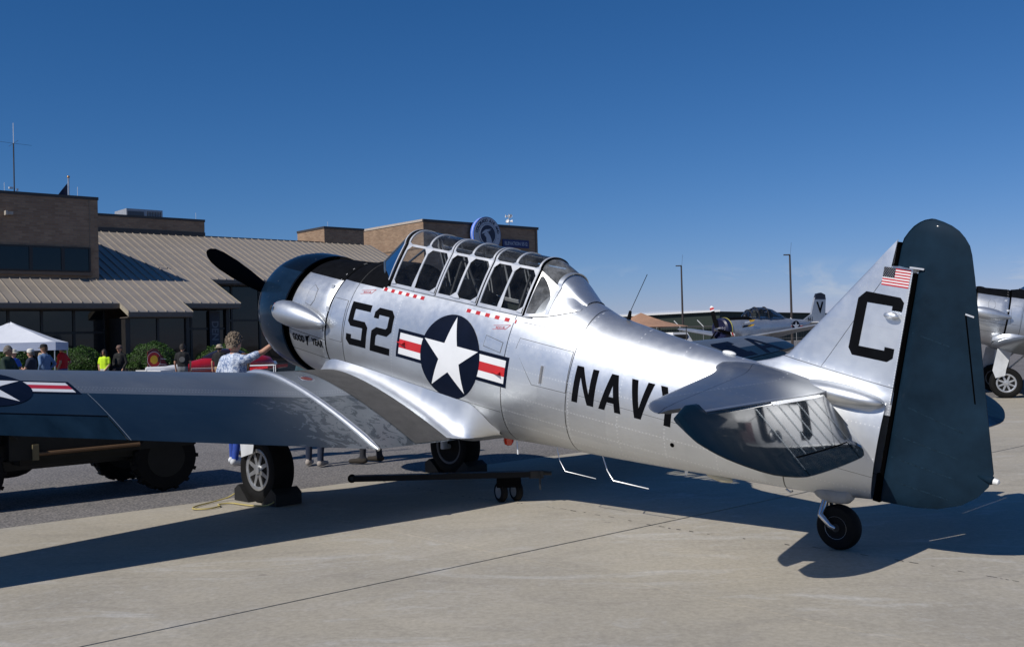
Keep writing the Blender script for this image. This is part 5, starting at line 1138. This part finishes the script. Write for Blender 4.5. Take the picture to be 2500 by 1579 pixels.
q=MB(); q.lathe([(0,.17),(.006,.17)],(-.02,-.042,1.30),(0,-1,0),28); q.build('emblem_disc',M_yel,tf)
q=MB(); q.lathe([(0,.315),(.002,.315)],(-.02,-.036,1.30),(0,-1,0),32); q.build('emblem_outline',M_wht,tf)
for z0 in (1.16,1.38): q=MB(); q.add([(-.3,-.0365,z0+.02),(.55,-.0365,z0-.08),(.55,-.0365,z0-.065),(-.3,-.0365,z0+.035)],[(0,1,2,3)]); q.build('tail_pinstripe',M_wht,tf,smooth=False,fix=False)
for s_ in (1,-1):
    plate([(-.35,s_*.05,.86),(.45,s_*.05,.86),(.25,s_*1.25,.86),(-.30,s_*1.25,.86)],.06,'stabilizer',M_wht,rp_,(0,0,1))
    plate([(4.9,s_*.45,.74),(3.3,s_*.45,.70),(3.5,s_*3.6,.92),(4.5,s_*3.6,.95)],.12,'wing',M_wht if s_>0 else M_red,rp_,(0,0,1))
    q=MB(); q.lathe([(-.05,.15),(.05,.15)],(4.4,s_*1.0,.17),(0,1,0),20); w_=q.build('wheel',M_tyre,rp_); q=MB(); q.tube([(4.3,s_*.5,.7),(4.4,s_*1.0,.2)],.03,8); q.build('gear_leg',M_wht,rp_); q=MB(); q.ell((4.38,s_*1.0,.24),(.36,.09,.13)); q.build('wheel_fairing',M_wht,rp_)
q=MB(); q.lathe([(-.04,.09),(.04,.09)],(.1,0,.1),(0,1,0),16); q.build('tail_wheel',M_tyre,rp_); q=MB(); q.tube([(.25,0,.75),(.1,0,.12)],.02,6); q.build('tail_spring',M_rim,rp_)
q=MB(); q.lathe([(0,.14),(.2,.10),(.3,0)],(5.9,0,.98),(1,0,0),16); q.build('spinner',M_wht,rp_)
for a in (.9,.9+math.pi): q=MB(); q.box((5.98,math.cos(a)*.45,.98+math.sin(a)*.45),(.03,.14,.9),M=Matrix.Rotation(a-math.pi/2,3,'X')); q.build('propeller_blade',M_black,rp_)
rp_.scale=(.80,.9,.92)
# blue cart with white frame beyond the cowl
bc=empty('blue_cart',(-5.35,20.5,0),.3,'blue folding cart with white frame beyond the engine cowl','cart')
m=MB(); m.box((0,0,.62),(1.0,.5,.45)); m.build('cart_body',cloth('cart_blue',(.05,.10,.45)),bc)
m=MB()
for y in (-.26,.26): m.tube([(-.5,y,.3),(-.5,y,1.2),(.55,y,1.2),(.55,y,.3)],.015,6)
m.tube([(-.5,-.26,1.2),(-.5,.26,1.2)],.015,6); m.tube([(-.5,-.26,.95),(.55,-.26,.95)],.012,6); m.build('cart_frame',M_wplastic,bc)
for x in (-.4,.45):
    for y in (-.27,.27): m=MB(); m.lathe([(-.03,.14),(.03,.14)],(x,y,.14),(0,1,0),16); m.build('wheel',M_tyre,bc)
# ------------------------------------------------------------------ jeep behind the wing
jp=empty('military_jeep',(-5.13,11.29,0),APRON,'olive military jeep with chunky tyres beneath the port wing','jeep')
M_olive=flat('olive_drab',(.0045,.005,.0035),.7,.2,6); M_wood=flat('tool_wood',(.10,.055,.025),.7)
def jwheel(x,y,par):
    q=MB(); r_=.37; prof=[(-.085,.21),(-.10,.27),(-.10,.335),(-.075,.352),(.075,.352),(.10,.335),(.10,.27),(.085,.21)]; q.lathe(prof,(x,y,r_),(0,1,0),48)
    for k in range(30):
        a=2*math.pi*k/30; off=.045 if k%2 else -.045
        q.box((x+.350*math.cos(a),y+off,r_+.350*math.sin(a)),(.032,.12,.04),M=Matrix.Rotation(-a,3,'Y'))
    w_=q.build('wheel',M_tyre,par); q=MB(); q.lathe([(-.09,.215),(-.06,.20),(-.03,.10),(-.075,.08),(-.08,0)],(x,y,r_),(0,1,0),24); q.lathe([(.09,.215),(.06,.20),(.03,.10),(.075,.08),(.08,0)],(x,y,r_),(0,1,0),24); q.build('rim',M_olive,w_)
for x in (-1.015,1.015):
    for y in (-.62,.62): jwheel(x,y,jp)
q=MB(); q.box((.35,0,.70),(1.95,1.45,.42)); q.box((.25,0,.46),(1.5,1.3,.08)); q.build('tub',M_olive,jp,smooth=False,angle=20)
q=MB(); q.box((-1.05,0,.80),(.95,.95,.34)); q.build('hood',M_olive,jp,smooth=False)
for y in (-.62,.62): q=MB(); q.add([(-.55,y-.16,.72),(-.55,y+.16,.72),(-.72,y-.16,.85),(-.72,y+.16,.85),(-1.5,y-.16,.85),(-1.5,y+.16,.85),(-1.58,y-.16,.74),(-1.58,y+.16,.74)],[(0,1,3,2),(2,3,5,4),(4,5,7,6)]); o=q.build('fender',M_olive,jp,smooth=False); o.modifiers.new('solid','SOLIDIFY').thickness=.02
for x in (-1.015,1.015): q=MB(); q.tube([(x,-.6,.37),(x,.6,.37)],.045,8); q.ell((x,.12,.37),(.14,.14,.13)); q.build('axle',M_greased,jp)
q=MB(); q.box((0,0,.40),(2.6,.7,.10)); q.ell((-.45,0,.38),(.3,.18,.14)); q.build('chassis',M_greased,jp,smooth=False)
q=MB(); q.tube([(-.35,-.745,.54),(.7,-.745,.55)],.022,8); q.build('tool_handle',M_wood,jp); q=MB(); q.box((-.38,-.75,.56),(.06,.03,.16)); q.build('axe_head',flat('axe_tan',(.14,.115,.06),.6),jp,smooth=False)
q=MB(); q.box((-.95,0,1.02),(.9,1.2,.05)); q.build('folded_windshield',M_olive,jp,smooth=False)
q=MB(); q.lathe([(-.015,.18),(.0,.2),(.015,.18)],(-.15,.35,1.10),(.7,0,.7),20); q.tube([(-.4,.35,.85),(-.15,.35,1.1)],.015,6); q.build('steering_wheel',M_greased,jp)
for y in (-.35,.35): q=MB(); q.box((.35,y,.82),(.45,.45,.10)); q.box((.58,y,1.0),(.08,.45,.36)); q.build('seat',flat('canvas_olive',(.05,.05,.03),.9),jp)
# ------------------------------------------------------------------ chocks, rope, tow bar
GD=Vector((math.cos(PSI),math.sin(PSI),0)); GA=Vector((-math.sin(PSI),math.cos(PSI),0))
def chock(c,sgn,label):
    q=MB(); d=GD*sgn; P=lambda x,y,z:Vector(c)+d*x+GA*y+Vector((0,0,z))
    q.add([P(0,-.15,.002),P(.27,-.15,.002),P(.27,-.15,.12),P(.19,-.15,.17),P(.06,-.15,.06)]+[P(0,.15,.002),P(.27,.15,.002),P(.27,.15,.12),P(.19,.15,.17),P(.06,.15,.06)],[(0,1,2,3,4),(9,8,7,6,5)]+[(i,(i+1)%5,5+(i+1)%5,5+i) for i in range(5)])
    o=q.build('wheel_chock',flat('chock_rubber',(.010,.010,.010),.7,bump=.3),smooth=False); tag(o,label,'wheel chock','black wheel chocks'); return o
lw=Vector((-2.543,10.459,0)); rw=Vector((-.723,12.315,0))
chock(lw+GD*.12,1,'black rubber chock in front of the port main wheel, tied with rope'); chock(lw-GD*.12,-1,'black rubber chock behind the port main wheel, nearest the camera'); chock(rw+GD*.12,1,'black rubber chock in front of the starboard main wheel'); chock(rw-GD*.12,-1,'black rubber chock behind the starboard main wheel, above the tow bar')
q=MB(); ctl=[(.40,.13,.07),(.42,.22,.03),(.40,.40,.012),(.30,.62,.012),(.16,.74,.012),(.04,.66,.012),(.08,.50,.012),(.20,.44,.012),(.16,.32,.012),(.0,.30,.012),(-.18,.27,.012),(-.32,.20,.02),(-.36,.13,.06)]; pts=[]
for i in range(len(ctl)-1):
    p0,p1,p2,p3=[Vector(ctl[max(0,min(len(ctl)-1,i+k))]) for k in (-1,0,1,2)]
    for j in range(6):
        t=j/6; pts.append(.5*((2*p1)+(p2-p0)*t+(2*p0-5*p1+4*p2-p3)*t*t+(3*p1-p0-3*p2+p3)*t**3))
q.tube([lw+GD*x_.x+GA*x_.y+Vector((0,0,x_.z)) for x_ in pts],.008,6)
o=q.build('chock_rope',flat('rope_yellow',(.46,.38,.14),.8)); tag(o,'yellow rope looped on the concrete beside the port wheel chocks','rope')
tb_=empty('tow_bar',(-.1,10.09,0),0,'long black tow bar on small wheels between the main wheels','tow bar')
m=MB(); m.box((-.62,-.10,.275),(1.72,.10,.055),M=Matrix.Rotation(.006,3,'Z')); m.build('beam',flat('tow_black',(.003,.0035,.005),.45,spec=.2),tb_,smooth=False)
m=MB(); m.lathe([(-.012,.042),(.012,.042),(.012,.022),(-.012,.022),(-.012,.042)],(-1.50,-.10,.275),(0,1,0),16); m.build('towing_eye',M_greased,tb_)
m=MB(); m.box((.30,-.10,.27),(.14,.07,.07)); m.tube([(.33,-.14,.30),(.335,-.15,.13)],.008,6); m.tube([(.27,-.05,.28),(.45,-.05,.27)],.02,8); m.build('hitch_pin',M_greased,tb_)
for x in (-.05,.10): m=MB(); m.lathe([(-.03,.06),(-.035,.085),(-.02,.10),(.02,.10),(.035,.085),(.03,.06)],(x,-.02+x*.4,.10),(.9,.45,0),20); w_=m.build('wheel',M_tyre,tb_); m=MB(); m.lathe([(-.032,.062),(-.02,.05),(.02,.05),(.032,.062)],(x,-.02+x*.4,.10),(.9,.45,0),16); m.build('rim',M_rim,w_)
m=MB(); m.box((.03,-.05,.20),(.24,.14,.10)); m.build('axle_bracket',M_black,tb_,smooth=False)
# ------------------------------------------------------------------ far airplane with a V on its tail
tv=empty('navy_airplane',(13.6,67,-.12),math.atan2(-math.sin(R(33.5)),-math.cos(R(33.5))),'silver navy airplane with a V on its tail and red-tipped propeller, far right','airplane')
M_sil2=flat('far_silver',(.47,.49,.52),.4,.1,2,metal=.65)
fus2([(-.10,.50,1.88,.50),(-.5,.70,1.86,.72),(-1.2,.74,1.80,.80),(-2.2,.66,1.82,.82),(-3.6,.62,1.86,.78),(-5.0,.56,1.92,.66),(-6.5,.42,2.0,.46),(-8.0,.26,2.08,.30),(-9.3,.12,2.15,.2)],'fuselage',M_sil2,tv,28)
q=MB(); q.lathe([(.0,.56),(.02,.60),(-.06,.70),(-.35,.725)],(0,0,1.87),(1,0,0),32); q.build('cowl_ring',flat('navy_cowl',(.012,.015,.05),.4),tv); q=MB(); q.lathe([(-.36,.735),(-.42,.737)],(0,0,1.87),(1,0,0),32); q.build('cowl_stripe',flat('yellow_stripe',(.55,.5,.12),.5),tv)
q=MB(); q.lathe([(-.12,.56),(-.12,.0)],(0,0,1.87),(1,0,0),28); q.build('engine_bay',M_gap,tv)
for k in range(9): a=2*math.pi*k/9; q=MB(); q.tube([(-.1,.16*math.cos(a),1.87+.16*math.sin(a)),(-.1,.44*math.cos(a),1.87+.44*math.sin(a))],.06,8); q.build('cylinder',M_strut,tv)
q=MB(); q.lathe([(.42,0),(.40,.08),(.2,.12),(-.1,.2)],(0,0,1.87),(1,0,0),18); q.build('propeller_hub',M_strut,tv)
for a in (R(107),R(107+120),R(107+240)):
    d=Vector((0,math.cos(a),math.sin(a))); c0=Vector((.2,0,1.87))
    bl_=MB(); 
    def brow(r,c): 
        t_=Vector((.5,0,0))+Vector((1,0,0)).cross(d)*.86; return [c0+d*r+t_*c/2,c0+d*r+Vector((.02,0,0)),c0+d*r-t_*c/2,c0+d*r-Vector((.02,0,0))]
    bl_.grid([brow(.1,.14),brow(.5,.26),brow(.9,.27),brow(1.18,.25)],True,True,True); b0=bl_.build('propeller_blade',M_black,tv)
    for r0,r1,mm in ((1.181,1.27,M_wpaint),(1.271,1.41,M_rpaint),(1.411,1.52,M_wpaint)): q=MB(); q.grid([brow(r0,.25),brow(r1,.245 if r1<1.5 else .10)],True,True,True); q.build('tip_band',mm,b0)
q=MB(); q.grid([[(x,w*math.cos(t),z0+h_*math.sin(t)) for t in [math.pi*k/14 for k in range(15)]] for x,w,z0,h_ in ((-1.9,.15,2.52,.10),(-2.4,.38,2.52,.52),(-3.0,.42,2.52,.70),(-3.8,.43,2.50,.72),(-4.6,.41,2.48,.60),(-5.2,.34,2.46,.36),(-5.7,.2,2.46,.12))]); cn=q.build('canopy',M_glass,tv)
for x,w,h_ in ((-2.45,.40,.55),(-3.05,.43,.71),(-3.9,.44,.72)): q=MB(); q.tube([(x,w*math.cos(t),2.51+h_*math.sin(t)) for t in [math.pi*k/14 for k in range(15)]],.035,6); q.build('canopy_hoop',M_greased,cn)
for x in (-3.1,-4.4): q=MB(); q.box((x,0,2.62),(.2,.4,.5)); q.ell((x,0,2.92),(.14,.14,.14)); q.build('seat',M_seat,tv)
q=MB(); q.grid([[(x,.5*math.cos(t),2.30+h_*math.sin(t)) for t in [math.pi*(.15+.7*k/8) for k in range(9)]] for x,h_ in ((-.45,.30),(-1.2,.345),(-1.9,.355),(-2.4,.36))]); q.build('antiglare_panel',M_black,tv)
for s_ in (1,-1):
    q=MB(); rows=[]
    for y,xl,c,z in ((.5,-1.35,2.6,1.30),(3,-1.65,2.1,1.62),(5.6,-1.95,1.55,1.95),(6.1,-2.2,1.1,2.0)):
        rows.append([(xl-x*c,s_*y,z+h_*c) for x,h_ in ((0,0),(.05,.035),(.25,.065),(.6,.05),(1,0),(.6,-.035),(.25,-.045),(.05,-.03))])
    q.grid(rows,True,True,True); q.build('wing',M_sil2,tv)
    q=MB(); q.grid([[(xl-x*c,s_*y,2.20+h_*c) for x,h_ in ((0,0),(.3,.045),(1,0),(.3,-.045))] for y,xl,c in ((.1,-7.9,1.5),(2.4,-8.3,.9),(2.55,-8.5,.6))],True,True,True); q.build('stabilizer',M_wplastic,tv)
    q=MB(); q.tube([(-2.2,s_*1.9,1.4),(-2.2,s_*1.9,.3)],.05,8); q.build('gear_leg',M_rim,tv); q=MB(); q.lathe([(-.1,.3),(.1,.3)],(-2.2,s_*1.9,.32),(0,1,0),20); q.build('wheel',M_tyre,tv)
q=MB(); q.tube([(-.3,0,1.3),(.0,0,.25)],.05,8); q.build('nose_leg',M_rim,tv); q=MB(); q.lathe([(-.07,.22),(.07,.22)],(0,0,.24),(0,1,0),18); q.build('nose_wheel',M_tyre,tv)
tf=plate([(-7.3,0,2.25),(-9.6,0,2.1),(-9.75,0,3.75),(-9.70,0,4.02),(-9.3,0,4.15),(-8.85,0,4.08),(-8.65,0,3.75),(-8.3,0,2.75)],.12,'fin',M_sil2,tv,(0,1,0))
plate([(-9.75,0,3.72),(-9.70,0,4.03),(-9.3,0,4.16),(-8.84,0,4.09),(-8.64,0,3.72)],.13,'fin_cap',flat('navy_cap_paint',(.01,.014,.03),.4),tf,(0,1,0))
def sidetext(body,size,x,z,y,par,m_,mir=-1):
    vs_,fs_=textmesh(body,size,size*.03); q=MB(); q.add([(x+mir*v_.x,y,z+v_.y) for v_ in vs_],fs_); return q.build('tail_lettering',m_,par,smooth=False,fix=False)
sidetext('V',1.0,-9.15,3.15,.068,tf,M_bpaint); sidetext('661',.36,-7.9,2.42,.30,tf,M_bpaint)
def far_insig(cx,cz,y,r_):
    q=MB(); q.box((cx,y,cz),(r_*3.7,.01,r_*.75)); a=q.build('insignia_bar_border',M_npaint,tv,smooth=False); q=MB(); q.box((cx,y+.008,cz),(r_*3.5,.01,r_*.55)); q.build('insignia_bar',M_wpaint,a,smooth=False); q=MB(); q.box((cx,y+.014,cz),(r_*3.5,.01,r_*.2)); q.build('insignia_stripe',M_rpaint,a,smooth=False); q=MB(); q.lathe([(0,r_),(.01,r_)],(cx,y+.018,cz),(0,1,0),28); q.build('insignia_disc',M_npaint,a)
    q=MB(); pts=[((.95 if k%2==0 else .363)*r_*math.cos(math.pi/2+k*math.pi/5),(.95 if k%2==0 else .363)*r_*math.sin(math.pi/2+k*math.pi/5)) for k in range(10)]; q.add([(cx+x,y+.032,cz+z) for x,z in pts],[tuple(range(10))]); q.build('insignia_star',M_wpaint,a,smooth=False,fix=False)
far_insig(-6.3,1.98,.46,.36)
for k,(x,z,mm) in enumerate(((-1.35,2.20,M_wpaint),(-1.75,2.28,M_yel),(-1.2,1.95,M_npaint),(-1.7,2.0,M_yel))): q=MB(); q.add([(x,.772 if x>-1.5 else .72,z),(x-.45,.735,z+.06),(x-.62,.70,z+.17),(x-.1,.745 if x>-1.5 else .70,z+.14)],[(0,1,2,3)]); q.build('nose_art',mm,tv,smooth=False,fix=False)
tv.scale=(1.08,)*3
# ------------------------------------------------------------------ far hangar, fence, poles, tent, pickup
hg=empty('far_hangar',(20,200,0),0,'dark green hangar with a white roof edge on the horizon','hangar'); M_hg=flat('hangar_green',(.020,.032,.024),.7); 
q=MB(); q.add([(-8,0,0),(19.9,-4,0),(19.9,-4,6.0),(-8,0,5.4),(60,30,0),(60,30,5.4),(-8,60,0),(-8,60,5.4)],[(0,1,2,3),(1,4,5,2),(6,0,3,7)]); q.build('wall',M_hg,hg,smooth=False,fix=False)
q=MB(); q.grid([[(-8.5,-.6,5.25),(19.9,-4.6,5.95)],[(-8.5,-.6,5.62),(19.9,-4.6,6.30)],[(-8,60,6.6),(20,60,8.0)]]); q.build('roof',M_wplastic,hg,smooth=False,fix=False); q=MB(); q.grid([[(19.9,-4.5,5.95),(60.5,29.8,5.3)],[(20,60,8),(60.5,60,6)]]); q.build('roof_slope',M_hg,hg,smooth=False,fix=False)
q=MB(); q.box((6,-2.6,3.2),(28.,.12,.25),rz=-.142); q.build('wall_band',M_coping,hg,smooth=False)
def lamp(x,y,h_,label):
    e=empty('light_pole',(x,y,0),0,label,'light pole','light poles on the far apron'); q=MB(); q.tube([(0,0,0),(0,0,h_)],[.13,.08],10); q.build('pole',flat('pole_brown',(.045,.035,.03),.6),e); q=MB(); q.box((-.28,0,h_+.02),(.6,.25,.10)); q.build('lamp_head',M_coping,e,smooth=False); q=MB(); q.tube([(.05,0,h_),(.18,0,h_+1.2)],.012,5); q.build('lightning_rod',M_coping,e)
lamp(18.24,109,9.0,'brown light pole left of the far propeller'); lamp(26.72,97.5,9.0,'brown light pole just left of the V tail')
fe=empty('security_fence',(12,82,0),0,'chain-link security fence with angled white post tops','fence')
for k in range(16):
    x=-6+1.87*k; q=MB(); q.tube([(x,0,0),(x,0,2.3)],.03,6); po=q.build('post',flat('galvanised_post',(.25,.26,.27),.5,metal=.4),fe); q=MB(); q.box((x-.22,0,2.52),(.06,.05,.72),M=Matrix.Rotation(-.75,3,'Y')); q.build('angled_top',M_wplastic,po,smooth=False)
q=MB()
for z_ in (.1,1.15,2.28): q.tube([(-6,0,z_),(22.05,0,z_)],.018,5)
for k in range(140): q.tube([(-6+.2*k,0,.05),(-6+.2*k+.0,0,2.28)],.004,3)
o=q.build('mesh_wire',flat('fence_wire',(.12,.12,.12),.6),fe); o['kind']='stuff'
t2=empty('tan_tent',(8.1,64,0),.25,'tan peaked tent behind the whip antenna','tent'); M_tan=flat('tan_canvas',(.42,.24,.15),.85,.1,3,bump=.2,bsc=6); q=MB(); 
for k in range(4):
    c_=[(-2.2,-2.2),(2.2,-2.2),(2.2,2.2),(-2.2,2.2)]; a,b=c_[k],c_[(k+1)%4]; q.grid([[(a[0]*(1-t),a[1]*(1-t),2.15+.92*t-.12*math.sin(math.pi*t)),(b[0]*(1-t),b[1]*(1-t),2.15+.92*t-.12*math.sin(math.pi*t))] for t in (0,.25,.5,.75,1)])
q.build('tent_roof',M_tan,t2)
for x in (-2.1,2.1):
    for y in (-2.1,2.1): q=MB(); q.tube([(x,y,0),(x,y,2.15)],.03,6); q.build('leg',M_coping,t2)
tk=empty('pickup_truck',(12.0,76,0),.5,'white pickup truck parked beyond the tan tent','pickup truck'); q=MB(); q.box((0,0,.75),(5.0,1.9,.7)); q.build('body',M_wht,tk,smooth=False); q=MB(); q.grid([[(x,y,1.1) for x,y in ((-.9,-.9),(1.1,-.9),(1.1,.9),(-.9,.9))],[(x,y,1.82) for x,y in ((-.6,-.75),(.7,-.75),(.7,.75),(-.6,.75))]],True,False,True); cb=q.build('cab',M_wht,tk,smooth=False); q=MB(); q.box((.05,0,1.46),(1.2,1.72,.40)); q.build('windows',M_dglass,cb,smooth=False)
for x in (-1.6,1.6):
    for y in (-.9,.9): q=MB(); q.lathe([(-.12,.38),(.12,.38)],(x,y,.38),(0,1,0),18); q.build('wheel',M_tyre,tk)
